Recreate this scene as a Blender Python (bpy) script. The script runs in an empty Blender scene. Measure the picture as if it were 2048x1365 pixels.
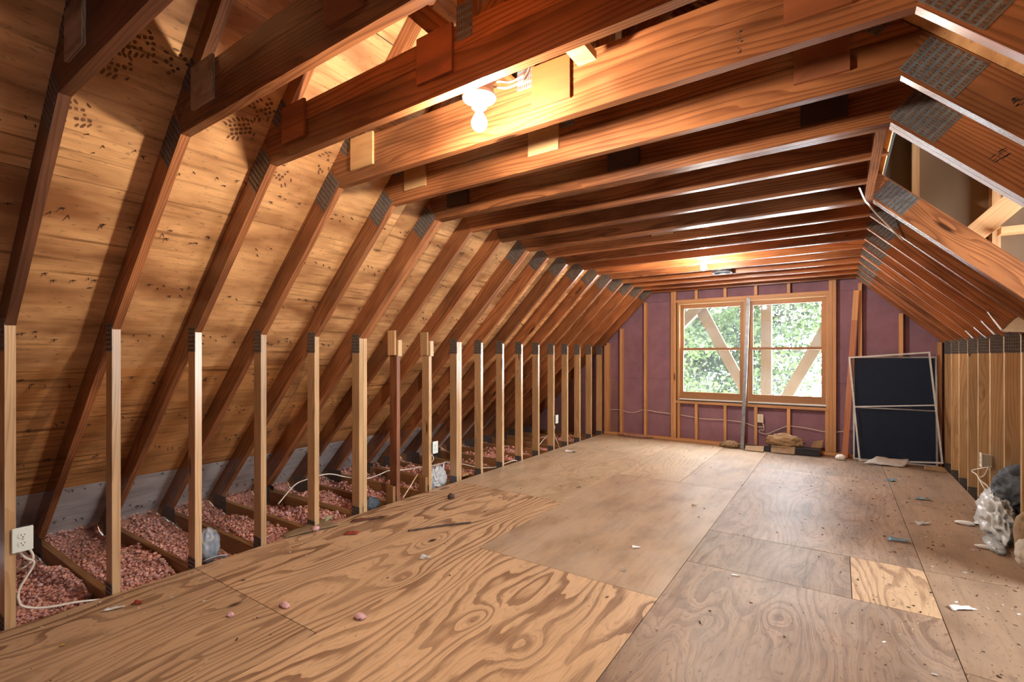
import bpy, bmesh, math, random
from mathutils import Matrix, Vector, noise as mnoise
R = random.Random(7)
sc = bpy.context.scene
COL = sc.collection

# ------------------------------------------------------------------ camera
cam_d = bpy.data.cameras.new('camera')
cam = bpy.data.objects.new('camera', cam_d); COL.objects.link(cam)
cam_d.sensor_width = 36.0
cam_d.lens = 965.08 / 2048 * 36.0
cam_d.shift_y = (712.89 - 682.5) / 2048
cam_d.clip_start = 0.02
cam.location = (0, 0, 1.29)
cam.rotation_euler = (math.pi / 2, 0, 0.5949)
sc.camera = cam

# ------------------------------------------------------------------ world, exposure
SKY = 27.0
BULB = 2250.0
w = bpy.data.worlds.new('overcast_sky'); sc.world = w; w.use_nodes = True
bg = w.node_tree.nodes['Background']
bg.inputs[0].default_value = (0.80, 0.90, 1.0, 1); bg.inputs[1].default_value = SKY
sc.view_settings.view_transform = 'Standard'
sc.view_settings.look = 'None'
sc.view_settings.gamma = 1.0
sc.view_settings.use_curve_mapping = False
sc.view_settings.exposure = 0.55
sc.cycles.use_denoising = True
sc.cycles.max_bounces = 4
sc.cycles.glossy_bounces = 2
sc.cycles.use_adaptive_sampling = True
sc.cycles.adaptive_threshold = 0.04
sc.cycles.diffuse_bounces = 3
sc.cycles.transparent_max_bounces = 8
sc.cycles.sample_clamp_indirect = 8.0
sc.cycles.caustics_reflective = False
sc.cycles.caustics_refractive = False

def portal(name, loc, rot, sx, sy):
    l = bpy.data.lights.new(name, 'AREA'); l.shape = 'RECTANGLE'; l.size = sx; l.size_y = sy
    l.cycles.is_portal = True
    o = bpy.data.objects.new(name, l); COL.objects.link(o); o.location = loc; o.rotation_euler = rot
portal('gable_window_portal', (-1.08, 7.75, 1.38), (-math.pi / 2, 0, 0), 1.95, 1.6)
portal('fill_window_portal', (1.19, -0.28, 1.60), (0, math.pi / 4, 0), 0.48, 0.76)
portal('dormer_window_portal', (2.45, 3.23, 1.25), (0, math.pi / 2, 0), 1.6, 1.26)

# ------------------------------------------------------------------ geometry constants (metres)
S = 0.4064; Y0 = 0.5433; T = 0.038
C = -1.117                      # centre line of the attic
HI = 3.575                      # inner rafter line: half-width + height
HO = 3.773                      # sheathing plane
YF = 7.50                       # stud face of the window wall
def yt(i): return Y0 + i * S

# ------------------------------------------------------------------ node helpers
def new_mat(name):
    m = bpy.data.materials.new(name); m.use_nodes = True
    nt = m.node_tree
    for n in list(nt.nodes): nt.nodes.remove(n)
    out = nt.nodes.new('ShaderNodeOutputMaterial')
    p = nt.nodes.new('ShaderNodeBsdfPrincipled')
    nt.links.new(p.outputs[0], out.inputs[0])
    return m, nt, p, out
class N:
    def __init__(s, nt): s.nt = nt
    def L(s, a, b): s.nt.links.new(a, b)
    def put(s, sock, v):
        if isinstance(v, bpy.types.NodeSocket): s.L(v, sock)
        elif v is not None: sock.default_value = v
    def math(s, op, a, b=None, c=None, clamp=False):
        n = s.nt.nodes.new('ShaderNodeMath'); n.operation = op; n.use_clamp = clamp
        s.put(n.inputs[0], a); s.put(n.inputs[1], b); s.put(n.inputs[2], c); return n.outputs[0]
    def vmul(s, v, k):
        n = s.nt.nodes.new('ShaderNodeVectorMath'); n.operation = 'MULTIPLY'
        s.put(n.inputs[0], v); s.put(n.inputs[1], k); return n.outputs[0]
    def vadd(s, v, k):
        n = s.nt.nodes.new('ShaderNodeVectorMath'); n.operation = 'ADD'
        s.put(n.inputs[0], v); s.put(n.inputs[1], k); return n.outputs[0]
    def noise(s, v, scale=1.0, detail=2.0, rough=0.5, dist=0.0):
        n = s.nt.nodes.new('ShaderNodeTexNoise'); s.put(n.inputs['Vector'], v)
        n.inputs['Scale'].default_value = scale; n.inputs['Detail'].default_value = detail
        n.inputs['Roughness'].default_value = rough; n.inputs['Distortion'].default_value = dist
        return n.outputs['Fac']
    def voro(s, v, scale=1.0):
        n = s.nt.nodes.new('ShaderNodeTexVoronoi'); s.put(n.inputs['Vector'], v); n.inputs['Scale'].default_value = scale
        return n.outputs['Distance'], n.outputs['Color']
    def ramp(s, f, stops):
        n = s.nt.nodes.new('ShaderNodeValToRGB'); s.put(n.inputs[0], f)
        e = n.color_ramp.elements
        while len(e) < len(stops): e.new(0.5)
        for k, (p, c) in enumerate(stops):
            e[k].position = p
            e[k].color = (c, c, c, 1) if isinstance(c, (int, float)) else (*c, 1)
        return n.outputs[0]
    def mix(s, f, a, b, mode='MIX'):
        n = s.nt.nodes.new('ShaderNodeMix'); n.data_type = 'RGBA'; n.blend_type = mode
        s.put(n.inputs['Factor'], f)
        for k, v in (('A', a), ('B', b)):
            sk = [i for i in n.inputs if i.name == k and i.type == 'RGBA'][0]
            if isinstance(v, tuple): v = (*v[:3], 1)
            s.put(sk, v)
        return [o for o in n.outputs if o.type == 'RGBA'][0]
    def coords(s):
        n = s.nt.nodes.new('ShaderNodeTexCoord'); return n.outputs['Object']
    def rand(s):
        n = s.nt.nodes.new('ShaderNodeObjectInfo'); return n.outputs['Random']
    def sep(s, v):
        n = s.nt.nodes.new('ShaderNodeSeparateXYZ'); s.L(v, n.inputs[0]); return n.outputs
    def comb(s, x, y, z):
        n = s.nt.nodes.new('ShaderNodeCombineXYZ'); s.put(n.inputs[0], x); s.put(n.inputs[1], y); s.put(n.inputs[2], z); return n.outputs[0]
    def bump(s, p, h, strength=0.3, dist=0.002):
        n = s.nt.nodes.new('ShaderNodeBump'); n.inputs['Strength'].default_value = strength; n.inputs['Distance'].default_value = dist
        s.L(h, n.inputs['Height']); s.L(n.outputs[0], p.inputs['Normal'])

def wood(name, light, dark, freq=46.0, figure=9.0, stain=0.45, stain_col=None, rough=0.5, knots=True, xs=0.6, ys=7.0, contrast=0.75, tone=0.35, spec=0.5):
    """softwood lumber: growth-ring contours running along local X, knots, stains; every board differs"""
    m, nt, p, out = new_mat(name); n = N(nt)
    r = n.rand(); c = n.coords()
    v = n.vadd(c, n.comb(n.math('MULTIPLY', r, 53.0), n.math('MULTIPLY', r, 17.3), n.math('MULTIPLY', r, 9.7)))
    x, y, z = n.sep(v)
    h = n.math('MULTIPLY', n.noise(n.vmul(v, (xs, ys, ys)), 1.0, 2.0, 0.45), figure)
    h = n.math('ADD', h, n.math('MULTIPLY', n.math('ADD', z, n.math('MULTIPLY', y, 1.3)), freq))
    if knots:
        d, kc = n.voro(n.vmul(v, (1.5, 7.0, 7.0)))
        sel = n.math('GREATER_THAN', n.sep(kc)[0], 0.55)
        g = n.math('MULTIPLY', n.math('EXPONENT', n.math('MULTIPLY', n.math('MULTIPLY', d, d), -16.0)), sel)
        h = n.math('ADD', h, n.math('MULTIPLY', g, 3.0))
    f = n.math('FRACT', h)
    line = n.ramp(f, [(0.0, 0.15), (0.45, 0.25), (0.85, 1.0), (0.97, 0.8), (1.0, 0.15)])
    fib = n.noise(n.vmul(v, (6.0, 180.0, 180.0)), 1.0, 1.0, 0.6)
    fac = n.math('ADD', n.math('MULTIPLY', line, contrast), n.math('MULTIPLY', n.math('SUBTRACT', fib, 0.5), 0.5), clamp=True)
    col = n.mix(fac, light, dark)
    if knots:
        kk = n.math('MULTIPLY', n.ramp(d, [(0.0, 1.0), (0.07, 1.0), (0.13, 0.0)]), sel)
        col = n.mix(kk, col, tuple(q * 0.28 for q in dark))
    st = n.noise(n.vmul(v, (1.3, 4.0, 4.0)), 1.0, 3.0, 0.6)
    sf = n.ramp(st, [(0.36, 1.0), (0.62, 0.0)])
    col = n.mix(n.math('MULTIPLY', sf, stain), col, stain_col or tuple(q * 0.35 for q in dark))
    tv = n.math('ADD', n.math('MULTIPLY', n.math('FRACT', n.math('MULTIPLY', r, 7.31)), tone * 2), 1.0 - tone)
    col = n.mix(1.0, col, n.comb(tv, tv, tv), 'MULTIPLY')
    n.L(col, p.inputs['Base Color'])
    p.inputs['Roughness'].default_value = rough
    p.inputs['Specular IOR Level'].default_value = spec
    return m

def plywood(name, light, dark, dust=None, dust_amt=0.0, figure=9.0, xs=0.55, ys=2.6, freq=5.0, contrast=0.8, rough=0.55, knot_p=0.5, stain=0.3, tone=0.12, spots=0.0, soft=False, stain_col=None, spec=0.5, loop=2.6, streak=0.0, k=1.0, fine=0.0):
    """rotary-cut veneer: broad wavy figure along local X, loops around knots"""
    m, nt, p, out = new_mat(name); n = N(nt)
    r = n.rand(); c = n.coords()
    if k != 1.0: c = n.vmul(c, (k, k, k))
    v = n.vadd(c, n.comb(n.math('MULTIPLY', r, 61.0), n.math('MULTIPLY', r, 23.3), 0.0))
    x, y, z = n.sep(v)
    wv = n.noise(n.vmul(v, (2.0, 9.0, 1.0)), 1.0, 2.0, 0.5)
    h = n.math('MULTIPLY', n.noise(n.vmul(v, (xs, ys, 0.0)), 1.0, 1.6, 0.4), figure)
    h = n.math('ADD', h, n.math('MULTIPLY', y, freq))
    h = n.math('ADD', h, n.math('MULTIPLY', wv, 1.6))
    d, kc = n.voro(n.vmul(v, (1.9, 3.6, 0.0)))
    sel = n.math('GREATER_THAN', n.sep(kc)[0], 1.0 - knot_p)
    g = n.math('MULTIPLY', n.math('EXPONENT', n.math('MULTIPLY', n.math('MULTIPLY', d, d), -14.0)), sel)
    h = n.math('ADD', h, n.math('MULTIPLY', g, loop))
    f = n.math('FRACT', h)
    if soft:
        line = n.ramp(f, [(0.0, 0.1), (0.5, 0.3), (0.8, 0.7), (1.0, 0.1)])
    else:
        line = n.ramp(f, [(0.0, 0.05), (0.5, 0.12), (0.72, 0.95), (0.93, 1.0), (0.97, 0.05)])
    fib = n.noise(n.vmul(v, (7.0, 160.0, 1.0)), 1.0, 1.0, 0.6)
    fr = n.math('SUBTRACT', fib, 0.5)
    patch = n.ramp(n.noise(n.vmul(v, (1.1, 1.7, 0.0)), 1.0, 2.0, 0.5), [(0.35, 0.45), (0.6, 1.0)])
    fac = n.math('ADD', n.math('MULTIPLY', n.math('MULTIPLY', line, contrast), patch), n.math('MULTIPLY', fr, 0.7), clamp=True)
    col = n.mix(fac, light, dark)
    if fine:
        ff = n.math('FRACT', n.math('ADD', n.math('MULTIPLY', h, 3.0), n.math('MULTIPLY', n.noise(n.vmul(v, (1.2, 7.0, 0.0)), 1.0, 2.0, 0.5), 9.0)))
        fm = n.noise(n.vmul(v, (3.0, 40.0, 0.0)), 1.0, 1.0, 0.6)
        col = n.mix(n.math('MULTIPLY', n.math('MULTIPLY', n.ramp(ff, [(0.0, 0.0), (0.55, 0.1), (0.85, 1.0), (1.0, 0.0)]), n.ramp(fm, [(0.4, 0.2), (0.62, 1.0)])), fine), col, dark)
    kk = n.math('MULTIPLY', n.ramp(d, [(0.0, 1.0), (0.05, 0.9), (0.1, 0.0)]), sel)
    col = n.mix(kk, col, tuple(q * 0.22 for q in dark))
    st = n.noise(n.vmul(v, (1.6, 4.2, 0.0)), 1.0, 3.0, 0.62)
    col = n.mix(n.math('MULTIPLY', n.ramp(st, [(0.34, 1.0), (0.6, 0.0)]), stain), col, stain_col or tuple(q * 0.4 for q in dark))
    if streak:
        sk = n.noise(n.vmul(v, (1.4, 34.0, 0.0)), 1.0, 2.0, 0.6)
        sm = n.noise(n.vmul(v, (0.9, 3.0, 0.0)), 1.0, 2.0, 0.5)
        col = n.mix(n.math('MULTIPLY', n.math('MULTIPLY', n.ramp(sk, [(0.52, 0.0), (0.68, 1.0)]), n.ramp(sm, [(0.40, 0.0), (0.58, 1.0)])), streak), col, tuple(q * 0.45 for q in dark))
    if dust:
        dn = n.noise(n.vmul(v, (2.2, 3.1, 0.0)), 1.0, 3.0, 0.65)
        col = n.mix(n.math('MULTIPLY', n.ramp(dn, [(0.35, 0.0), (0.65, 1.0)]), dust_amt), col, dust)
    if spots:
        sp = n.noise(n.vmul(v, (26.0, 60.0, 0.0)), 1.0, 1.0, 0.6)
        col = n.mix(n.math('MULTIPLY', n.ramp(sp, [(0.64, 0.0), (0.72, 1.0)]), spots), col, (0.05, 0.025, 0.012))
    tv = n.math('ADD', n.math('MULTIPLY', n.math('FRACT', n.math('MULTIPLY', r, 5.17)), tone * 2), 1.0 - tone)
    col = n.mix(1.0, col, n.comb(tv, tv, tv), 'MULTIPLY')
    n.L(col, p.inputs['Base Color'])
    p.inputs['Roughness'].default_value = rough
    p.inputs['Specular IOR Level'].default_value = spec
    return m

def plain(name, col, rough=0.5, metal=0.0, var=0.0, scale=8.0, col2=None, bump=0.0, spec=0.5, trans=0.0):
    m, nt, p, out = new_mat(name); n = N(nt)
    p.inputs['Roughness'].default_value = rough; p.inputs['Metallic'].default_value = metal
    p.inputs['Specular IOR Level'].default_value = spec
    if var or col2 or bump:
        f = n.noise(n.coords(), scale, 4.0, 0.6)
        c2 = col2 or tuple(q * (1 - var) for q in col)
        n.L(n.mix(n.ramp(f, [(0.35, 0.0), (0.65, 1.0)]), col, c2), p.inputs['Base Color'])
        if bump: n.bump(p, f, bump, 0.004)
    else:
        p.inputs['Base Color'].default_value = (*col, 1)
    if trans: p.inputs['Transmission Weight'].default_value = trans
    return m

def glow(name, col, strength):
    m, nt, p, out = new_mat(name); nt.nodes.remove(p)
    e = nt.nodes.new('ShaderNodeEmission'); e.inputs[0].default_value = (*col, 1); e.inputs[1].default_value = strength
    nt.links.new(e.outputs[0], out.inputs[0]); return m

def sheer(name, col, opacity, rough=0.6, gloss=0.0, noise_amt=0.0, nscale=6.0):
    """thin see-through layer: window glass with a dusty film, fly screen, plastic film"""
    m, nt, p, out = new_mat(name); n = N(nt)
    tr = nt.nodes.new('ShaderNodeBsdfTransparent')
    mx = nt.nodes.new('ShaderNodeMixShader')
    p.inputs['Base Color'].default_value = (*col, 1); p.inputs['Roughness'].default_value = rough
    p.inputs['Specular IOR Level'].default_value = gloss
    if noise_amt:
        f = n.noise(n.coords(), nscale, 5.0, 0.65)
        n.put(mx.inputs[0], n.math('ADD', n.math('MULTIPLY', n.ramp(f, [(0.4, 0.0), (0.7, 1.0)]), noise_amt), opacity, clamp=True))
    else:
        mx.inputs[0].default_value = opacity
    n.L(tr.outputs[0], mx.inputs[1]); n.L(p.outputs[0], mx.inputs[2]); n.L(mx.outputs[0], out.inputs[0])
    return m

M = {}
M['truss'] = wood('truss_lumber', (0.42, 0.155, 0.054), (0.15, 0.044, 0.016), stain=0.65, tone=0.28, rough=0.27, spec=0.7)
M['truss_dark'] = wood('old_dark_lumber', (0.20, 0.075, 0.032), (0.085, 0.030, 0.014), stain=0.6, tone=0.15, rough=0.45)
M['post'] = wood('post_lumber', (0.68, 0.44, 0.225), (0.42, 0.22, 0.085), stain=0.3, tone=0.2, rough=0.27, contrast=0.65, freq=40, spec=0.7)
M['post_dark'] = wood('stained_post_lumber', (0.30, 0.11, 0.045), (0.14, 0.05, 0.022), stain=0.5, tone=0.1, rough=0.45)
M['stud'] = wood('stud_lumber', (0.66, 0.36, 0.165), (0.43, 0.20, 0.075), stain=0.2, tone=0.15, contrast=0.5, rough=0.5, freq=40)
M['joist'] = wood('floor_joist_lumber', (0.42, 0.22, 0.085), (0.24, 0.11, 0.038), stain=0.3, tone=0.12)
M['timber'] = wood('outdoor_timber', (0.115, 0.064, 0.019), (0.085, 0.045, 0.012), spec=0.2, stain=0.15, tone=0.05, knots=False)
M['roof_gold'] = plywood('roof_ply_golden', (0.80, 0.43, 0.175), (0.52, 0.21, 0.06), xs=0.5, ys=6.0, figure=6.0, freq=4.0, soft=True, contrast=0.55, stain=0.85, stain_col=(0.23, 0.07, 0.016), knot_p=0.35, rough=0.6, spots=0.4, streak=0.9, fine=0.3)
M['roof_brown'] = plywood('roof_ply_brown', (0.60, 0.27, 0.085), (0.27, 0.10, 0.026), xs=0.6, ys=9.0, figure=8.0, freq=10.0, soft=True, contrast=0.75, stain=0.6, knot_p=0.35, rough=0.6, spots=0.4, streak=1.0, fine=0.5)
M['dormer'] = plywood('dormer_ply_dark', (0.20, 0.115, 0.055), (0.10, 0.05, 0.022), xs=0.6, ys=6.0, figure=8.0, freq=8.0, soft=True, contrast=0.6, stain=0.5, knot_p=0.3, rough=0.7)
M['roof_eave_daylight'] = plywood('roof_ply_eave_daylight', (0.58, 0.52, 0.48), (0.27, 0.20, 0.16), xs=0.7, ys=9.0, figure=8.0, freq=10.0, soft=True, contrast=0.7, stain=0.5, knot_p=0.12, rough=0.65)  # pale grey tone paints soffit daylight into the lowest row of sheets
M['floor_bold'] = plywood('floor_ply_bold', (0.62, 0.40, 0.225), (0.17, 0.078, 0.038), fine=0.35, contrast=0.85, figure=15.0, freq=9.0, xs=0.5, ys=2.4, stain=0.15, rough=0.5, knot_p=0.55, spots=0.12)
M['floor_pale'] = plywood('floor_ply_pale', (0.56, 0.405, 0.25), (0.29, 0.17, 0.085), fine=0.5, contrast=0.55, stain=0.35, rough=0.42, figure=14.0, freq=8.0, ys=3.0, knot_p=0.6, spots=0.15, dust=(0.55, 0.42, 0.30), dust_amt=0.35)
M['floor_plain'] = plywood('floor_ply_plain', (0.44, 0.30, 0.185), (0.33, 0.205, 0.115), fine=0.2, streak=0.3, contrast=0.25, stain=0.65, rough=0.40, figure=3.0, ys=2.0, knot_p=0.25, spots=0.15, soft=True, stain_col=(0.20, 0.12, 0.07), dust=(0.50, 0.41, 0.32), dust_amt=0.3)
M['floor_worn'] = plywood('floor_ply_worn', (0.36, 0.225, 0.135), (0.12, 0.06, 0.033), fine=0.75, streak=0.4, contrast=0.7, figure=15.0, freq=9.0, stain=0.4, rough=0.45, knot_p=0.7, spots=0.4, dust=(0.38, 0.29, 0.22), dust_amt=0.45)
M['floor_edge'] = plywood('floor_ply_dusty', (0.34, 0.21, 0.122), (0.22, 0.125, 0.068), fine=0.4, streak=0.4, contrast=0.3, stain=0.45, rough=0.55, knot_p=0.3, spots=0.45, soft=True, dust=(0.40, 0.27, 0.18), dust_amt=0.4)
M['gus_tan'] = plywood('gusset_ply_tan', (0.62, 0.36, 0.15), (0.36, 0.17, 0.06), ys=9, figure=5, contrast=0.5, knot_p=0.1, stain=0.4, k=4.5, streak=0.8)
M['gus_red'] = plywood('gusset_ply_red', (0.34, 0.105, 0.035), (0.17, 0.05, 0.018), ys=9, figure=5, contrast=0.6, knot_p=0.2, stain=0.4, k=4.5, streak=0.8)
M['gus_orange'] = plywood('gusset_ply_orange', (0.25, 0.068, 0.016), (0.12, 0.03, 0.008), ys=9, figure=5, contrast=0.5, knot_p=0.1, stain=0.4, k=4.5, streak=0.8)
M['gus_white'] = plywood('gusset_ply_weathered', (0.60, 0.45, 0.30), (0.20, 0.10, 0.05), ys=14, figure=6, contrast=0.6, knot_p=0.05, stain=0.7, k=4.5, streak=0.8)
M['gus_black'] = plywood('gusset_ply_black', (0.05, 0.025, 0.018), (0.02, 0.012, 0.01), ys=9, figure=5, contrast=0.5, knot_p=0.1, k=4.5, streak=0.8)
M['steel'] = plain('galvanised_steel', (0.20, 0.235, 0.25), 0.45, 0.5, var=0.4, scale=30)
M['slot'] = plain('punched_slot', (0.20, 0.085, 0.03), 0.7, 0.0, var=0.8, scale=160)
M['felt'] = plain('roofing_felt', (0.02, 0.018, 0.016), 0.9)
M['gypsum'] = plain('ceiling_board_back', (0.25, 0.20, 0.16), 0.9, var=0.2)
M['fiber'] = plain('purple_fibreboard', (0.31, 0.165, 0.22), 0.75, var=0.25, scale=3.0, bump=0.1)
M['fiber2'] = plain('brown_fibreboard', (0.28, 0.15, 0.16), 0.75, var=0.25, scale=3.0, bump=0.1)
M['sash'] = wood('window_sash_wood', (0.40, 0.20, 0.085), (0.24, 0.10, 0.038), stain=0.25, tone=0.08, knots=False, freq=60, contrast=0.4, rough=0.5)
M['jamb'] = wood('window_jamb_wood', (0.55, 0.32, 0.14), (0.38, 0.18, 0.07), stain=0.2, tone=0.08, knots=False, freq=60, contrast=0.4)
def dusty_glass():
    m, nt, p, out = new_mat('dusty_glass'); n = N(nt); nt.nodes.remove(p)
    tr = nt.nodes.new('ShaderNodeBsdfTransparent'); tl = nt.nodes.new('ShaderNodeBsdfTranslucent'); gl = nt.nodes.new('ShaderNodeBsdfGlossy')
    tl.inputs[0].default_value = (0.9, 0.92, 0.95, 1); gl.inputs['Roughness'].default_value = 0.015
    f = n.noise(n.coords(), 2.5, 5.0, 0.65)
    a = nt.nodes.new('ShaderNodeMixShader'); b = nt.nodes.new('ShaderNodeMixShader')
    n.put(a.inputs[0], n.math('ADD', n.math('MULTIPLY', n.ramp(f, [(0.4, 0.0), (0.7, 1.0)]), 0.005), 0.003))
    n.L(tr.outputs[0], a.inputs[1]); n.L(tl.outputs[0], a.inputs[2])
    b.inputs[0].default_value = 0.05; n.L(a.outputs[0], b.inputs[1]); n.L(gl.outputs[0], b.inputs[2]); n.L(b.outputs[0], out.inputs[0])
    return m
M['glass'] = dusty_glass()
M['white'] = plain('white_paint', (0.78, 0.78, 0.76), 0.4, var=0.12, scale=20)
M['alum'] = plain('white_aluminium', (0.70, 0.71, 0.70), 0.35, 0.1, var=0.2, scale=14)
M['almond'] = plain('almond_plastic', (0.72, 0.67, 0.54), 0.35)
M['ivory'] = plain('pale_plastic', (0.72, 0.76, 0.68), 0.35)
M['slotdark'] = plain('socket_slot', (0.03, 0.025, 0.02), 0.6)
M['cable'] = plain('white_cable', (0.74, 0.68, 0.57), 0.45, var=0.15, scale=12)
M['porcelain'] = plain('porcelain', (0.86, 0.83, 0.77), 0.25)
M['bulb'] = glow('lit_bulb', (1.0, 0.90, 0.78), BULB)
M['bulb2'] = glow('lit_bulb_far', (1.0, 0.90, 0.78), BULB * 0.9)
M['brass'] = plain('lamp_cap', (0.55, 0.50, 0.42), 0.35, 0.9)
M['boxblue'] = plain('blue_plastic_box', (0.055, 0.10, 0.17), 0.5)
M['boxbeige'] = plain('beige_junction_box', (0.42, 0.34, 0.25), 0.5)
M['screen'] = sheer('fly_screen_mesh', (0.020, 0.035, 0.075), 0.80, 0.7, 0.2, 0.08, 4.0)
M['screen_fine'] = sheer('sheer_fly_screen_mesh', (0.03, 0.04, 0.06), 0.16, 0.7, 0.2)
M['pink'] = plain('pink_fibreglass', (0.86, 0.46, 0.36), 0.95, var=0.0, col2=(0.66, 0.31, 0.23), scale=22, spec=0.1)
M['pinkpale'] = plain('pale_pink_fibreglass', (0.78, 0.46, 0.45), 0.95, var=0.25, scale=40, spec=0.1)
M['pinkbrown'] = plain('dusty_fibreglass', (0.52, 0.29, 0.22), 0.95, var=0.3, scale=30, spec=0.1)
M['galv'] = plain('bright_galvanised', (0.30, 0.32, 0.34), 0.5, 0.8, var=0.35, scale=18)
M['kraft'] = plain('kraft_paper', (0.42, 0.27, 0.145), 0.8, var=0.3, scale=9)
M['card'] = plain('cardboard', (0.33, 0.215, 0.115), 0.85, var=0.3, scale=7)
M['black'] = plain('black_plastic', (0.018, 0.022, 0.032), 0.35, var=0.3, scale=10)
M['cloth'] = plain('grey_white_cloth', (0.52, 0.47, 0.42), 0.85, var=0.25, scale=9)
M['jacket'] = plain('blue_grey_cloth', (0.115, 0.135, 0.16), 0.85, var=0.4, scale=10)
M['bagwhite'] = sheer('white_plastic_film', (0.72, 0.73, 0.72), 0.86, 0.25, 0.6)
M['bagclear'] = sheer('clear_plastic_film', (0.72, 0.75, 0.74), 0.55, 0.2, 0.7)
M['baggrey'] = plain('grey_printed_film', (0.40, 0.40, 0.40), 0.35, col2=(0.20, 0.24, 0.30), scale=26)
M['sack'] = plain('cream_sack', (0.62, 0.56, 0.46), 0.8, var=0.2, scale=8)
M['sackbrown'] = plain('brown_sack', (0.40, 0.27, 0.15), 0.85, var=0.35, scale=8)
M['mint'] = plain('mint_plastic', (0.42, 0.55, 0.50), 0.4, var=0.2)
M['nail'] = plain('rusty_nail', (0.045, 0.028, 0.02), 0.6, 0.5)
M['mark'] = plain('boot_print_dirt', (0.20, 0.08, 0.028), 0.9, var=0.5, scale=40)
M['red'] = plain('red_paper', (0.42, 0.07, 0.035), 0.7, var=0.4, scale=30)
M['redbrown'] = plain('red_brown_bark', (0.24, 0.06, 0.025), 0.7, col2=(0.06, 0.025, 0.015), scale=18)
M['blueshred'] = plain('blue_film_scrap', (0.17, 0.30, 0.38), 0.3, var=0.3, scale=30)
M['whitescrap'] = plain('white_scrap', (0.80, 0.79, 0.75), 0.6)
M['yellow'] = plain('yellow_wrapper', (0.70, 0.50, 0.04), 0.5)
M['green'] = plain('pale_green_leaf', (0.32, 0.38, 0.17), 0.6, var=0.2)
M['twig'] = plain('dark_twig', (0.10, 0.055, 0.035), 0.8, var=0.3)
M['leaf'] = plain('tree_leaf', (0.044, 0.068, 0.008), 0.5, col2=(0.015, 0.026, 0.004), scale=1.3, spec=0.2)
M['bark'] = plain('tree_bark', (0.05, 0.035, 0.025), 0.9, var=0.4, scale=5)
M['ink'] = plain('black_ink', (0.045, 0.025, 0.018), 0.8)
M['batt'] = plain('white_batt_facing', (0.70, 0.70, 0.68), 0.6, var=0.1)

# ------------------------------------------------------------------ mesh helpers
def link(o, parent=None):
    COL.objects.link(o)
    if parent is not None: o.parent = parent
    return o
def mesh(name, verts, faces, mats, smooth=False, midx=None):
    me = bpy.data.meshes.new(name); me.from_pydata(verts, [], faces)
    for m in (mats if isinstance(mats, (list, tuple)) else [mats]): me.materials.append(m)
    if midx: me.polygons.foreach_set('material_index', midx)
    if smooth: me.polygons.foreach_set('use_smooth', [True] * len(me.polygons))
    me.update(); return me
def obj(name, me, parent=None, mat=None):
    o = bpy.data.objects.new(name, me); link(o, parent)
    if mat is not None: o.matrix_basis = mat
    return o
def tag(o, label=None, cat=None, group=None, kind=None):
    if label: o['label'] = label
    if cat: o['category'] = cat
    if group: o['group'] = group
    if kind: o['kind'] = kind
    return o
def thing(name, label, cat, loc=(0, 0, 0), group=None, rz=0.0):
    o = bpy.data.objects.new(name, None); COL.objects.link(o); o.location = loc; o.rotation_euler = (0, 0, rz)
    o.empty_display_size = 0.05
    return tag(o, label, cat, group)
BOXF = [(0, 3, 2, 1), (4, 5, 6, 7), (0, 1, 5, 4), (1, 2, 6, 5), (2, 3, 7, 6), (3, 0, 4, 7)]
def boxv(x0, x1, y0, y1, z0, z1):
    return [(x0, y0, z0), (x1, y0, z0), (x1, y1, z0), (x0, y1, z0), (x0, y0, z1), (x1, y0, z1), (x1, y1, z1), (x0, y1, z1)]
class MB:
    """collects shapes for one mesh"""
    def __init__(s): s.v = []; s.f = []; s.m = []
    def add(s, v, f, mi=0):
        o = len(s.v); s.v += [tuple(q) for q in v]; s.f += [tuple(i + o for i in q) for q in f]; s.m += [mi] * len(f)
    def box(s, x0, x1, y0, y1, z0, z1, mi=0, mat=None):
        v = boxv(x0, x1, y0, y1, z0, z1)
        if mat is not None: v = [tuple(mat @ Vector(q)) for q in v]
        s.add(v, BOXF, mi)
    def tube(s, pts, r, n=8, mi=0, cap=True):
        pts = [Vector(p) for p in pts]; rings = []; prev = None
        for i, p in enumerate(pts):
            t = (pts[min(i + 1, len(pts) - 1)] - pts[max(i - 1, 0)]).normalized()
            if prev is None:
                a = t.orthogonal().normalized()
            else:
                a = (prev - t * prev.dot(t))
                a = a.normalized() if a.length > 1e-6 else t.orthogonal().normalized()
            prev = a; b = t.cross(a)
            rr = r[i] if isinstance(r, (list, tuple)) else r
            rings.append([p + (a * math.cos(q) + b * math.sin(q)) * rr for q in [2 * math.pi * k / n for k in range(n)]])
        v = [q for ring in rings for q in ring]; f = []
        for i in range(len(rings) - 1):
            for k in range(n):
                f.append((i * n + k, i * n + (k + 1) % n, (i + 1) * n + (k + 1) % n, (i + 1) * n + k))
        if cap:
            f.append(tuple(range(n - 1, -1, -1))); f.append(tuple((len(rings) - 1) * n + k for k in range(n)))
        s.add(v, f, mi)
    def lathe(s, prof, n=24, mi=0, mat=None):
        v = []; f = []
        for (r, z) in prof:
            for k in range(n):
                a = 2 * math.pi * k / n; v.append((r * math.cos(a), r * math.sin(a), z))
        for i in range(len(prof) - 1):
            for k in range(n):
                f.append((i * n + k, i * n + (k + 1) % n, (i + 1) * n + (k + 1) % n, (i + 1) * n + k))
        f.append(tuple(range(n - 1, -1, -1))); f.append(tuple((len(prof) - 1) * n + k for k in range(n)))
        if mat is not None: v = [tuple(mat @ Vector(q)) for q in v]
        s.add(v, f, mi)
    def mesh(s, name, mats, smooth=False): return mesh(name, s.v, s.f, mats, smooth, s.m)
    def obj(s, name, mats, parent=None, smooth=False, mat=None): return obj(name, s.mesh(name, mats, smooth), parent, mat)
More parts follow.
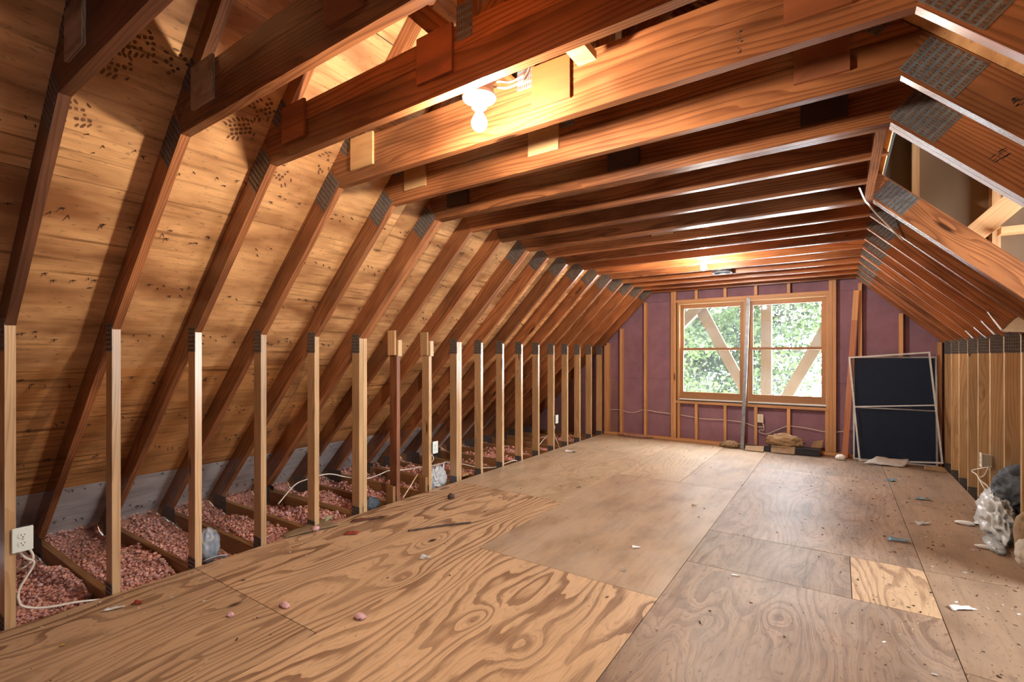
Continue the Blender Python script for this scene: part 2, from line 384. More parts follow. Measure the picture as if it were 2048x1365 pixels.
def smooth_path(pts, k=6):
    P = [Vector(p) for p in pts]; out = []
    for i in range(len(P) - 1):
        p0 = P[max(i - 1, 0)]; p1 = P[i]; p2 = P[i + 1]; p3 = P[min(i + 2, len(P) - 1)]
        for j in range(k):
            t = j / k
            out.append(0.5 * ((2 * p1) + (p2 - p0) * t + (2 * p0 - 5 * p1 + 4 * p2 - p3) * t * t + (3 * p1 - p0 - 3 * p2 + p3) * t ** 3))
    out.append(P[-1]); return out

def prism(name, poly, y0, y1, ang, mat, parent):
    """board cut to an outline in the x-z plane, y0..y1 thick; its grain (local X) runs at ang"""
    cx = sum(p[0] for p in poly) / len(poly); cz = sum(p[1] for p in poly) / len(poly); cy = (y0 + y1) / 2
    ca, sa = math.cos(ang), math.sin(ang); n = len(poly)
    area = sum(poly[i][0] * poly[(i + 1) % n][1] - poly[(i + 1) % n][0] * poly[i][1] for i in range(n))
    if area < 0: poly = poly[::-1]
    loc = [((x - cx) * ca + (z - cz) * sa, -(x - cx) * sa + (z - cz) * ca) for x, z in poly]
    v = [(a, y0 - cy, b) for a, b in loc] + [(a, y1 - cy, b) for a, b in loc]
    f = [tuple(range(n)), tuple(range(2 * n - 1, n - 1, -1))] + [(i + n, (i + 1) % n + n, (i + 1) % n, i) for i in range(n)]
    return obj(name, mesh(name, v, f, mat), parent, Matrix.Translation((cx, cy, cz)) @ Matrix.Rotation(-ang, 4, 'Y'))
def board(name, size, mat, parent=None, mtx=None, loc=None, axis='X'):
    """straight board, length first; axis = world axis that its length follows"""
    L, W, H = size
    me = mesh(name, boxv(-L / 2, L / 2, -W / 2, W / 2, -H / 2, H / 2), BOXF, mat)
    if mtx is None:
        r = {'X': Matrix.Identity(4), 'Y': Matrix.Rotation(math.pi / 2, 4, 'Z'), 'Z': Matrix.Rotation(-math.pi / 2, 4, 'Y')}[axis]
        mtx = Matrix.Translation(loc) @ r
    return obj(name, me, parent, mtx)
def bar(name, x0, x1, y0, y1, z0, z1, mat, parent=None, axis='Z'):
    d = {'X': (x1 - x0, y1 - y0, z1 - z0), 'Y': (y1 - y0, x1 - x0, z1 - z0), 'Z': (z1 - z0, y1 - y0, x1 - x0)}[axis]
    return board(name, d, mat, parent, None, ((x0 + x1) / 2, (y0 + y1) / 2, (z0 + z1) / 2), axis)
def copy_tree(o, parent=None):
    c = o.copy(); COL.objects.link(c)
    if parent is not None:
        c.parent = parent
    for ch in list(o.children): copy_tree(ch, c)
    return c

# ------------------------------------------------------------------ floor
floor = obj('floor', mesh('floor', boxv(C - 3.94, C + 3.94, -1.3, 7.62, -0.30, -0.27), BOXF, M['gypsum']))
tag(floor, 'attic floor of worn plywood sheets', None, None, 'structure')
def panel(x0, x1, y0, y1, mat, name='plywood_panel', parent=floor, z1=0.0, th=0.03, gap=0.0038):
    x0 += gap / 2; x1 -= gap / 2; y0 += gap / 2; y1 -= gap / 2
    dz = R.uniform(-0.0012, 0.0)
    return board(name, (y1 - y0, x1 - x0, th), mat, parent, None, ((x0 + x1) / 2, (y0 + y1) / 2, z1 - th / 2 + dz), 'Y')
xl, xa, xb, xc, xr = -3.252, -2.012, -0.795, 0.425, 1.018
for a in [(xl, xa, -1.25, 1.35, 'floor_bold'), (xl, xa, 1.35, 3.79, 'floor_bold'), (xl, xa, 3.79, 6.23, 'floor_pale'), (xl, xa, 6.23, 7.50, 'floor_pale'),
          (xa, xb, -1.25, 0.13, 'floor_bold'), (xa, xb, 0.13, 2.57, 'floor_bold'), (xa, xb, 2.57, 5.035, 'floor_plain'), (xa, -1.345, 5.035, 7.50, 'floor_pale'), (-1.345, xb, 5.035, 7.50, 'floor_plain'),
          (xb, xc, -1.25, 0.70, 'floor_worn'), (xb, xc, 0.70, 3.14, 'floor_worn'), (xb, 0.06, 3.14, 3.79, 'floor_worn'), (0.06, xc, 3.14, 3.79, 'floor_bold'), (xb, xc, 3.79, 6.25, 'floor_worn'), (xb, xc, 6.25, 7.50, 'floor_worn'),
          (xc, xr, -1.25, 1.30, 'floor_edge'), (xc, xr, 1.30, 2.66, 'floor_edge'), (xc, xr, 3.79, 5.40, 'floor_edge'), (xc, xr, 5.40, 7.50, 'floor_edge'),
          (xc, 2.38, 2.66, 3.79, 'floor_edge')]:
    panel(*a[:4], M[a[4]])

# ------------------------------------------------------------------ roof planes
ceiling = bpy.data.objects.new('ceiling', None); COL.objects.link(ceiling)
tag(ceiling, 'sloping roof deck of golden plywood sheets', None, None, 'structure')
q2 = math.sqrt(0.5)
def roof_matrix(side, y, z):
    """origin on the sheathing's inner face; local X along world Y (grain), local Y up the slope, local Z outwards"""
    h = HO - z
    if side < 0:
        ex = Vector((0, 1, 0)); ey = Vector((q2, 0, q2)); ez = Vector((-q2, 0, q2)); o = Vector((C - h, y, z))
    else:
        ex = Vector((0, 1, 0)); ey = Vector((-q2, 0, q2)); ez = Vector((q2, 0, q2)); o = Vector((C + h, y, z))
    m = Matrix.Identity(4)
    for i in range(3):
        m[i][0] = ex[i]; m[i][1] = ey[i]; m[i][2] = ez[i]; m[i][3] = o[i]
    return m
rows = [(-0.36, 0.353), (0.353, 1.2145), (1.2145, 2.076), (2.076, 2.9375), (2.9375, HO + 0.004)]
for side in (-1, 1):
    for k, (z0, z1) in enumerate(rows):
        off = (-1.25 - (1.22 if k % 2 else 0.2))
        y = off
        mats = ['roof_eave_daylight', 'roof_brown', 'roof_gold', 'roof_gold', 'roof_gold'][k]
        while y < 7.62:
            a, b = max(y, -1.25), min(y + 2.44, 7.62)
            y += 2.44
            if b - a < 0.05: continue
            segs = [(a, b, z0, z1)]
            if side > 0 and k == 2 and a < -0.65 < 0.09 < b:        # opening for the added fill window
                segs = [(a, -0.65, z0, z1), (0.09, b, z0, z1), (-0.65, 0.09, z0, 1.36), (-0.65, 0.09, 1.68, z1)]
            elif side > 0 and k in (1, 2, 3):              # the dormer opening, between the doubled trusses
                segs = []
                lo, hi = 2.62, 3.84
                if a < lo: segs.append((a, min(b, lo), z0, z1))
                if b > hi: segs.append((max(a, hi), b, z0, z1))
                if k == 3 and b > lo and a < hi: segs.append((max(a, lo), min(b, hi), 2.43, z1))
            for (ya, yb, za, zb) in segs:
                if yb - ya < 0.03: continue
                g = 0.004; w_ = (zb - za) / q2
                dz = R.uniform(0.0, 0.003)
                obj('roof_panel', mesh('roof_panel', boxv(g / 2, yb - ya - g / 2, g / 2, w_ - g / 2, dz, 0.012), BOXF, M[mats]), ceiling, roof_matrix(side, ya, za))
    # felt and shingles over the sheathing
    if side < 0:
        obj('roof_felt', mesh('roof_felt', boxv(0, 8.9, 0, (HO + 0.37) / q2, 0.0125, 0.03), BOXF, M['felt']), ceiling, roof_matrix(-1, -1.26, -0.37))
    else:
        mb = MB()
        L = (HO + 0.37) / q2
        zc0, zc1 = (0.70 + 0.37) / q2, (2.43 + 0.37) / q2
        wa, wb_ = (1.36 + 0.37) / q2, (1.68 + 0.37) / q2
        mb.box(0, 0.61, 0, L, 0.0125, 0.03); mb.box(1.35, 3.80, 0, L, 0.0125, 0.03); mb.box(0.61, 1.35, 0, wa, 0.0125, 0.03); mb.box(0.61, 1.35, wb_, L, 0.0125, 0.03); mb.box(5.60, 8.9, 0, L, 0.0125, 0.03)
        mb.box(3.80, 5.60, 0, zc0, 0.0125, 0.03); mb.box(3.80, 5.60, zc1, L, 0.0125, 0.03)
        mb.obj('roof_felt', M['felt'], ceiling, mat=roof_matrix(1, -1.26, -0.37))
# shingle nails that came through the deck
nb = MB()
for y in [Y0 - 0.5 + 0.031 * k for k in range(245)]:
    for s in range(9):
        if R.random() < 0.42: continue
        zz = 0.05 + s * 0.27 + R.uniform(-0.03, 0.03)
        if zz > 2.25: continue
        m = roof_matrix(-1, y + R.uniform(-0.03, 0.03), zz)
        tip = m @ Vector((R.uniform(-.006, .006), R.uniform(-.006, .006), -R.uniform(0.012, 0.024)))
        nb.tube([m @ Vector((0, 0, 0.001)), tip], [0.0030, 0.0018], 4)
        if R.random() < 0.5:                      # torn splinter beside the nail
            a = R.uniform(-0.4, 0.4)
            nb.tube([m @ Vector((-0.012 * math.cos(a), -0.004, -0.0005)), m @ Vector((0.012 * math.cos(a), 0.004, -0.0035))], [0.0012, 0.0022], 4)
tag(nb.obj('roofing_nails', M['nail'], ceiling), kind='stuff')
# boot prints on the deck
def boot(y, z, ang, part=1.0):
    mb = MB(); m = roof_matrix(-1, y, z) @ Matrix.Rotation(ang, 4, 'Z')
    def lug(u, v_, du, dv, rot):
        mm = m @ Matrix.Translation((u, v_, -0.0005)) @ Matrix.Rotation(rot, 4, 'Z')
        k_ = R.uniform(0.75, 1.05)
        pts = [(du * k_ * c_ * R.uniform(.8, 1.1), dv * k_ * s_ * R.uniform(.8, 1.1)) for c_, s_ in ((1, .5), (.6, 1), (-.6, 1), (-1, .4), (-1, -.5), (-.5, -1), (.6, -1), (1, -.5))]
        mb.add([mm @ Vector((p_[0], p_[1], -0.0003)) for p_ in pts], [tuple(range(7, -1, -1))])
        mb.add([mm @ Vector((p_[0], p_[1], 0.0003)) for p_ in pts], [tuple(range(8))])
    for i in range(5):
        for j in range(3):
            if R.random() < part: lug((i - 2) * 0.021 + 0.005 * (j % 2), (j - 1) * 0.021, 0.0085, 0.008, R.uniform(-.3, .3))
    for i in range(7):
        for sd in (-1, 1):
            if R.random() < part * 0.85: lug((i - 3) * 0.020, sd * (0.050 - 0.0018 * (i - 3) ** 2), 0.0055, 0.013, sd * 0.6 + R.uniform(-.2, .2))
    if mb.v: mb.obj('boot_print', M['mark'], ceiling)
for a in [(1.231, 2.422, 0.5, 0.95), (1.30, 2.52, 0.7, 0.8), (0.64, 2.29, 0.2, 0.7), (0.77, 2.556, 0.4, 0.75), (0.72, 2.47, 0.1, 0.5), (1.53, 2.31, 1.2, 0.4), (1.71, 2.416, 1.0, 0.4), (0.90, 2.54, 0.9, 0.45)]:
    boot(*a)

# ------------------------------------------------------------------ trusses
def plate_mesh(name, L, W, rows_, cols):
    """toothed truss plate: steel sheet with rows of punched slots across its length (local X)"""
    mb = MB(); mb.box(-L / 2, L / 2, -0.0015, 0.0, -W / 2, W / 2, 0)
    px = L / rows_; pz = W / cols
    for i in range(rows_):
        for j in range(cols):
            x = -L / 2 + (i + 0.5) * px; z = -W / 2 + (j + 0.5) * pz
            mb.box(x - px * 0.27, x + px * 0.27, -0.0024, -0.0012, z - pz * 0.26, z + pz * 0.26, 1)
    return mb.mesh(name, [M['steel'], M['slot']])
PL_KINK = plate_mesh('connector_plate', 0.205, 0.122, 8, 13)
PL_POST = plate_mesh('connector_plate', 0.155, 0.096, 6, 8)
PL_CAP = plate_mesh('connector_plate', 0.13, 0.075, 5, 7)
PL_EAVE = plate_mesh('connector_plate', 0.24, 0.15, 8, 10)
def plate(me, x, z, ang, parent, y=0.0):
    return obj('connector_plate', me, parent, Matrix.Translation((x, y, z)) @ Matrix.Rotation(-ang, 4, 'Y'))

def truss(i, label, y=None, stick=False, gus=(None, None, None), mid=-1, plates=True, dark=False, mats=None):
    y = yt(i) if y is None else y
    t = thing('roof_truss', label, 'roof truss', (0, y, 0), 'roof trusses')
    tm = M['truss_dark'] if dark else M['truss']
    pm = (mats or {}).get('post', M['post'])
    D45 = math.pi / 4
    for s in (-1, 1):
        if stick and s > 0: continue
        X = lambda h: C + s * h
        ang = D45 if s < 0 else -D45
        prism('rafter', [(X(1.299), 2.276), (X(HI + 0.03), -0.03), (X(HO + 0.03), -0.03), (X(HO - 2.416), 2.416)], 0, T, ang, tm, t)
        prism('post', [(X(2.139), -0.03), (X(2.228), -0.03), (X(2.228), HI - 2.228), (X(2.139), HI - 2.139)], 0, T, math.pi / 2, pm, t)
        if plates:
            plate(PL_KINK, X(1.408), 2.270, ang, t)
            plate(PL_POST, X(2.183), 1.393, math.pi / 2, t)
            plate(PL_CAP, X(1.213), 2.510, ang, t)
        plate(PL_EAVE, X(3.60), -0.065, 0.0, t)
        plate(PL_POST, X(2.183), -0.027, math.pi / 2, t)
    # collar: the lower chord of the flat top; a cap truss stands on it
    xr_ = 0.134 if stick else C + 1.299
    prism('collar_beam', [(C - 1.299, 2.276), (xr_, 2.276), (xr_ if stick else C + 1.357, 2.416), (C - 1.357, 2.416)], 0, T, 0, tm, t)
    prism('floor_joist', [(C - HO - 0.262, -0.265), (C + HO + 0.262, -0.265), (C + HO + 0.028, -0.03), (C - HO - 0.028, -0.03)], 0, T, 0, M['joist'], t)
    prism('cap_chord', [(C - 1.352, 2.418), (C + 1.352, 2.418), (C + 1.266, 2.507), (C - 1.266, 2.507)], 0, T, 0, tm, t)
    for s in (-1, 1):
        X = lambda h: C + s * h
        ang = D45 if s < 0 else -D45
        prism('cap_rafter', [(X(1.266), 2.507), (X(1.14), 2.507), (X(0), 3.647), (X(0), 3.770)], 0, T, ang, tm, t)
        prism('cap_web', [(X(0.055), 2.507), (X(0.165), 2.507), (X(0.6525), 2.9945), (X(0.5975), 3.0495)], 0, T, -ang, tm, t)
    prism('king_post', [(C - 0.0445, 2.507), (C + 0.0445, 2.507), (C + 0.0445, 3.60), (C, 3.645), (C - 0.0445, 3.60)], 0, T, math.pi / 2, tm, t)
    plate(PL_CAP, C - 0.01, 2.512, math.pi / 2, t)
    spans = [(-1.172, -0.986), (-0.240, -0.060) if mid < 0 else (0.034, 0.215), (0.973, 1.152)]
    for g, (a, b) in zip(gus, spans):
        if g: bar('gusset', C + a, C + b, -0.013, -0.0005, 2.342, 2.52, M[g], t, 'Z')
    return t

ORD = ['first', 'second', 'third', 'fourth', 'fifth', 'sixth', 'seventh', 'eighth', 'ninth', 'tenth', 'eleventh', 'twelfth', 'thirteenth', 'fourteenth', 'fifteenth', 'sixteenth', 'seventeenth', 'eighteenth', 'nineteenth', 'twentieth']
GUS = {0: ('gus_white', 'gus_red', 'gus_red'), 1: ('gus_white', 'gus_red', 'gus_red'), 2: ('gus_red', 'gus_red', 'gus_red'), 3: ('gus_tan', 'gus_orange', 'gus_orange'), 4: ('gus_tan', 'gus_tan', 'gus_red'), 5: ('gus_black', 'gus_black', 'gus_black'),
       9: (None, 'gus_tan', None), 10: ('gus_red', None, None), 11: (None, 'gus_tan', None)}
EXTRA = {0: 'with a whitened plywood gusset, its post carrying the large socket', 1: 'with a pale weathered plywood gusset', 2: 'with the front lamp fixed to its collar', 3: 'with an orange nail-flecked gusset', 4: 'with tan plywood gussets', 5: 'near ply of a doubled pair, black gusset', 6: 'cut short at the dormer header, dark stained post', 7: 'cut short at the dormer header, socket on its post', 8: 'near ply of the doubled pair beyond the dormer'}
TR = {}
for i in range(-2, 18):
    n_ = 17 - i
    lab = f'brown lumber attic truss, {ORD[n_]} in from the window wall' if i <= 17 else ''
    if i in EXTRA: lab += ', ' + EXTRA[i]
    lab = ' '.join(lab.split()[:16])
    if i in (6, 7):
        t = truss(i, lab, stick=True, plates=False, mats={'post': M['post_dark'] if i == 6 else M['post']}, gus=(None, None, None))
        # scab blocks nailed over the post top and a kick block at its foot
        bar('scab_block', -3.352, -3.262, -0.02, -0.0005, 1.30, 1.52, M['post'], t)
        bar('scab_block', -3.2555, -3.238, 0.001, 0.045, 1.29, 1.435, M['white'] if False else M['post'], t)
        bar('kick_block', -3.36, -3.27, -0.032, -0.0005, -0.03, 0.13, M['joist'], t)
    else:
        TR[i] = truss(i, lab, gus=GUS.get(i, (None, None, None)), mid=1 if i in (3, 5) else -1, dark=(i == 0))
truss(5, 'far ply of the doubled brown truss at the near side of the dormer', yt(5) + 0.041, plates=False)
truss(8, 'far ply of the doubled brown truss just beyond the dormer header', yt(8) + 0.041, plates=False)

def ink(t, x0, x1, z0, z1, ang, seed):
    mb = MB(); q = random.Random(seed); cx, cz = (x0 + x1) / 2, (z0 + z1) / 2; w_, h_ = x1 - x0, z1 - z0
    m = Matrix.Translation((cx, -0.0004, cz)) @ Matrix.Rotation(-ang, 4, 'Y')
    for k in range(16):
        u, v_ = q.uniform(-w_ / 2, w_ / 2), q.uniform(-h_ / 2, h_ / 2)
        mb.box(u - w_ * 0.16, u + w_ * 0.16, -0.0003, 0.0003, v_ - 0.0016, v_ + 0.0016, 0, m)
    mb.obj('ink_stamp', M['ink'], t)
ink(TR[3], -0.282, -0.266, 2.302, 2.385, 0.0, 3)
ink(TR[5], 0.490, 0.535, 2.040, 2.075, 0.6, 5)
ink(TR[4], 0.462, 0.490, 2.085, 2.118, 0.6, 8)
# header carrying the cut collars
hd = board('header_beam', (yt(8) - yt(5) - 0.083, 0.041, 0.14), M['truss'], None, None, (0.1545, (yt(5) + 0.081 + yt(8) - 0.002) / 2, 2.346), 'Y')
tag(hd, 'short header board across the dormer opening holding two cut collar beams', 'header beam')

# ------------------------------------------------------------------ window wall
wall_far = bpy.data.objects.new('wall_far', None); COL.objects.link(wall_far)
tag(wall_far, 'gable wall of purple fibreboard behind bare studs', None, None, 'structure')
WX0, WX1, WZ0, WZ1 = -2.035, -0.105, 0.615, 2.105
def fpoly(name, x0, x1, z0, z1, mat, notch=True):
    """fibreboard rectangle clipped by the roof slopes"""
    pts = []
    def hmax(z): return HO - z
    x0 += 0.0015; x1 -= 0.0015; z0 += 0.0015; z1 -= 0.0015
    poly = [(x0, z0), (x1, z0), (x1, z1), (x0, z1)]
    for s in (-1, 1):
        out = []
        for k in range(len(poly)):
            a, b = poly[k], poly[(k + 1) % len(poly)]
            fa = HO - a[1] - s * (a[0] - C); fb = HO - b[1] - s * (b[0] - C)
            if fa >= 0: out.append(a)
            if (fa >= 0) != (fb >= 0):
                tt = fa / (fa - fb); out.append((a[0] + (b[0] - a[0]) * tt, a[1] + (b[1] - a[1]) * tt))
        poly = out
        if len(poly) < 3: return
    prism(name, poly, 7.592, 7.605, 0, mat, wall_far)
zs = [-0.30, 0.935, 2.14, 3.80]
for k in range(3):
    z0, z1 = zs[k], zs[k + 1]
    for x0 in [C - 4.1 + 1.02 + 1.2192 * j for j in range(-1, 6)]:
        x1 = x0 + 1.2192
        mat = M['fiber2'] if (k == 0 and x0 < -3.0) else M['fiber']
        # leave the window opening free
        xs_ = [(x0, x1)]
        if z1 > WZ0 and z0 < WZ1:
            parts = []
            for (a, b) in xs_:
                if b <= WX0 or a >= WX1: parts.append((a, b, z0, z1)); continue
                if a < WX0: parts.append((a, WX0, z0, z1))
                if b > WX1: parts.append((WX1, b, z0, z1))
                ia, ib = max(a, WX0), min(b, WX1)
                if z0 < WZ0: parts.append((ia, ib, z0, WZ0))
                if z1 > WZ1: parts.append((ia, ib, WZ1, z1))
        else:
            parts = [(x0, x1, z0, z1)]
        for p_ in parts:
            if p_[1] - p_[0] > 0.02 and p_[3] - p_[2] > 0.01: fpoly('fibreboard', *p_, mat)
# outer siding behind the fibreboard keeps daylight out
mb = MB()
for (x0, x1, z0, z1) in [(C - 4.2, WX0, -0.4, 4.0), (WX1, C + 4.2, -0.4, 4.0), (WX0, WX1, -0.4, WZ0), (WX0, WX1, WZ1, 4.0)]:
    mb.box(x0, x1, 7.607, 7.63, z0, z1)
mb.obj('siding', M['felt'], wall_far)
def stud(x, z0, z1, w_=T, name='stud'):
    zt = min(z1, HI - abs(x - C) - w_ / 2)
    return bar(name, x - w_ / 2, x + w_ / 2, YF + 0.002, YF + 0.09, z0, zt, M['stud'], wall_far)
TOP = 2.276
for x in (-3.205, -3.165, -2.935, -2.535, -2.115, -2.075, -0.085, -0.045, 0.225, 0.63, 0.985):
    stud(x, 0.042, TOP)
for x in (-1.76, -1.36, -0.96, -0.56):
    stud(x, WZ1 + 0.04, TOP, name='cripple_stud'); stud(x, 0.042, WZ0 - 0.04, name='cripple_stud')
stud(-2.035 + 0.019, 0.042, WZ0 - 0.04, name='cripple_stud'); stud(-0.125, 0.042, WZ0 - 0.04, name='cripple_stud')
bar('window_header', -2.055, -0.105, YF + 0.002, YF + 0.09, WZ1, WZ1 + 0.038, M['stud'], wall_far, 'X')
bar('window_rough_sill', -2.055, -0.105, YF + 0.002, YF + 0.09, WZ0 - 0.038, WZ0, M['stud'], wall_far, 'X')
bar('bottom_plate', -3.23, 1.005, YF + 0.002, YF + 0.09, 0.002, 0.04, M['stud'], wall_far, 'X')

# windows: a pair of double-hung units
def window(idx, x0, x1, label):
    wd = bpy.data.objects.new(f'window_{idx}', None); COL.objects.link(wd)
    tag(wd, label, None, None, 'structure')
    y0, y1 = YF + 0.012, YF + 0.098
    z0, z1 = WZ0 + 0.0005, WZ1 - 0.0005
    j = 0.03
    bar('jamb', x0, x0 + j, y0, y1, z0, z1, M['jamb'], wd); bar('jamb', x1 - j, x1, y0, y1, z0, z1, M['jamb'], wd)
    bar('head_jamb', x0 + j, x1 - j, y0, y1, z1 - j, z1, M['jamb'], wd, 'X')
    bar('sill', x0 + j, x1 - j, y0 - 0.008, y1, z0 + 0.016, z0 + 0.035, M['white'], wd, 'X'); bar('sill_gap', x0 + j, x1 - j, y0 + 0.002, y1, z0, z0 + 0.015, M['black'], wd, 'X')  # black bar stands in for the shaded gap below the sill
    a0, a1 = x0 + j + 0.001, x1 - j - 0.001
    zm = 1.396
    for nm, za, zb, yy in (('upper_sash', zm - 0.018, z1 - j - 0.002, YF + 0.068), ('lower_sash', z0 + 0.037, zm + 0.018, YF + 0.036)):
        st = 0.052; br = 0.10 if nm == 'lower_sash' else 0.034; tr = 0.036 if nm == 'lower_sash' else 0.062
        sash = bpy.data.objects.new(nm, None); link(sash, wd)
        bar('stile', a0, a0 + st, yy, yy + 0.03, za, zb, M['sash'], sash); bar('stile', a1 - st, a1, yy, yy + 0.03, za, zb, M['sash'], sash)
        bar('rail', a0 + st, a1 - st, yy, yy + 0.03, za, za + br, M['sash'], sash, 'X'); bar('rail', a0 + st, a1 - st, yy, yy + 0.03, zb - tr, zb, M['sash'], sash, 'X')
        bar('pane', a0 + st - 0.004, a1 - st + 0.004, yy + 0.014, yy + 0.017, za + br - 0.004, zb - tr + 0.004, M['glass'], sash, 'X')
    mb = MB(); xm = (a0 + a1) / 2
    mb.box(xm - 0.028, xm + 0.028, YF + 0.034, YF + 0.062, zm + 0.019, zm + 0.027); mb.box(xm - 0.012, xm + 0.02, YF + 0.028, YF + 0.05, zm + 0.027, zm + 0.036)
    mb.obj('sash_lock', M['brass'], wd)
window(1, -2.0365, -1.0855, 'double-hung wooden window beside the tall corner studs, diagonal timber outside')
window(2, -1.0845, -0.1045, 'double-hung wooden window behind the leaning steel channel, upright timber outside')

# ------------------------------------------------------------------ back gable and dormer shell (out of view)
wb = MB()
wb.box(C - 4.2, C + 4.2, -1.28, -1.26, -0.4, 4.0)
tag(wb.obj('wall_back', M['fiber']), 'rear gable wall of fibreboard', None, None, 'structure')
dorm = bpy.data.objects.new('wall_dormer', None); COL.objects.link(dorm)
tag(dorm, 'plywood cheeks and front of the roof dormer', None, None, 'structure')
def slab(name, x0, x1, y0, y1, z0, z1, mat, parent, axis='X'): return bar(name, x0, x1, y0, y1, z0, z1, mat, parent, axis)
XZ = C + HO                      # right roof plane: x + z
for yy in (4.40, 2.30):
    prism('cheek_panel', [(XZ - 3.02 + 0.05, 3.02), (2.40, 3.02), (2.40, XZ - 2.40 + 0.06)], yy, yy + 0.012, 0, M['dormer'], dorm)
slab('dormer_roof', -0.3, 2.6, 2.25, 4.45, 3.02, 3.04, M['dormer'], dorm)
slab('front_panel', 2.40, 2.43, 2.60, 3.86, -0.3, 0.45, M['dormer'], dorm, 'Z')
slab('front_panel', 2.40, 2.43, 2.30, 4.41, 2.05, 3.03, M['dormer'], dorm, 'Z')
slab('front_panel', 2.40, 2.43, 2.30, 2.60, 0.85, 2.05, M['dormer'], dorm, 'Z')
slab('front_panel', 2.40, 2.43, 3.86, 4.41, 0.85, 2.05, M['dormer'], dorm, 'Z')
slab('side_panel', 1.02, 2.43, 2.60, 2.615, -0.3, 1.7, M['dormer'], dorm)
slab('side_panel', 1.10, 2.43, 3.855, 3.87, -0.3, 1.6, M['dormer'], dorm)
slab('cheek_stud', 0.42, 0.46, 4.31, 4.398, 2.28, 3.0, M['stud'], dorm, 'Z')
slab('cheek_stud', 0.82, 0.86, 4.31, 4.398, 1.90, 3.0, M['stud'], dorm, 'Z')
prism('valley_rafter', [(0.62, 2.05), (0.70, 1.97), (1.40, 2.67), (1.32, 2.75)], 4.05, 4.09, math.pi / 4, M['stud'], dorm)
slab('cheek_plate', 0.80, 1.5, 4.00, 4.09, 2.02, 2.058, M['stud'], dorm)

rw = bpy.data.objects.new('window_3', None); COL.objects.link(rw); rw.matrix_basis = roof_matrix(1, -0.65, 1.36)  # unseen roof window, added to bring cool fill daylight from the right
tag(rw, 'small added roof window behind the viewpoint, letting in fill daylight', None, None, 'structure')
for (a_, b_, c_, d_) in ((0, 0.74, 0, 0.04), (0, 0.74, 0.4125, 0.4525), (0, 0.04, 0.04, 0.4125), (0.70, 0.74, 0.04, 0.4125)):
    mb = MB(); mb.box(a_, b_, c_, d_, 0.0, 0.06); mb.obj('frame', M['sash'], rw)
mb = MB(); mb.box(0.03, 0.71, 0.03, 0.4225, 0.03, 0.034); mb.obj('pane', M['glass'], rw)
# ------------------------------------------------------------------ outside: gable timbers and a tree
g = thing('gable_brace', 'tan outdoor timber brace seen through the windows', 'timber brace', (0, 0, 0))
XG = -0.955
bar('upright', XG - 0.075, XG + 0.075, 8.62, 8.74, -0.2, 3.4, M['timber'], g)
for s_ in (-1, 1):
    X = lambda h: XG + s_ * h
    ang = math.atan2(1.26, 0.63) * (1 if s_ > 0 else -1)
    prism('brace', [(X(0.08), 0.10), (X(0.08), 0.42), (X(0.94), 2.18), (X(1.10), 2.18), (X(1.10), 2.10)], 8.64, 8.72, ang, M['timber'], g)
    prism('barge_rafter', [(X(0.0), 3.30), (X(0.0), 3.06), (X(2.2), 0.86), (X(2.2), 1.10)], 8.62, 8.76, -math.pi / 4 * s_, M['timber'], g)
tr = thing('tree', 'leafy green tree beyond the windows', 'tree', (-3.2, 13.5, -3.0))
mb = MB()
mb.tube(smooth_path([(0, 0, 0), (0.1, 0.0, 2.5), (-0.1, 0.1, 4.5), (0.2, 0, 7.0)]), [0.24 - 0.006 * k for k in range(19)], 10)
for k in range(12):
    a = R.uniform(0, 6.28); z = R.uniform(2.6, 6.0); L = R.uniform(1.2, 2.8)
    mb.tube(smooth_path([(0, 0, z), (L * .5 * math.cos(a), L * .35 * math.sin(a), z + .35), (L * math.cos(a), L * .7 * math.sin(a), z + .5)], 3), [0.06, 0.055, 0.05, 0.042, 0.034, 0.026, 0.015], 6)
mb.obj('trunk', M['bark'], tr, True)
lb = MB(); RT = random.Random(11)
cl = []
for k in range(330):
    cl.append((RT.gauss(0.9, 1.6), RT.gauss(-0.4, 0.9), RT.gauss(4.9, 1.3), RT.uniform(0.14, 0.34)))
for (cx, cy, cz, cr) in cl:
    for q in range(85):
        p = Vector((cx, cy, cz)) + Vector((RT.gauss(0, 1), RT.gauss(0, 1), RT.gauss(0, 0.7))) * cr
        d = Vector((RT.gauss(0, 1), RT.gauss(0, 1), RT.gauss(-0.4, 0.6))).normalized()
        n_ = d.orthogonal().normalized(); n_ = (Matrix.Rotation(RT.uniform(0, 6.28), 3, d) @ n_); e = d.cross(n_)
        L = RT.uniform(0.08, 0.15); W = L * 0.34
        lb.add([p, p + d * L * .45 + n_ * W + e * .012, p + d * L, p + d * L * .45 - n_ * W + e * .012, p + d * L * 0.5], [(0, 1, 4), (1, 2, 4), (2, 3, 4), (3, 0, 4)])
tag(lb.obj('crown', M['leaf'], tr), kind='stuff')

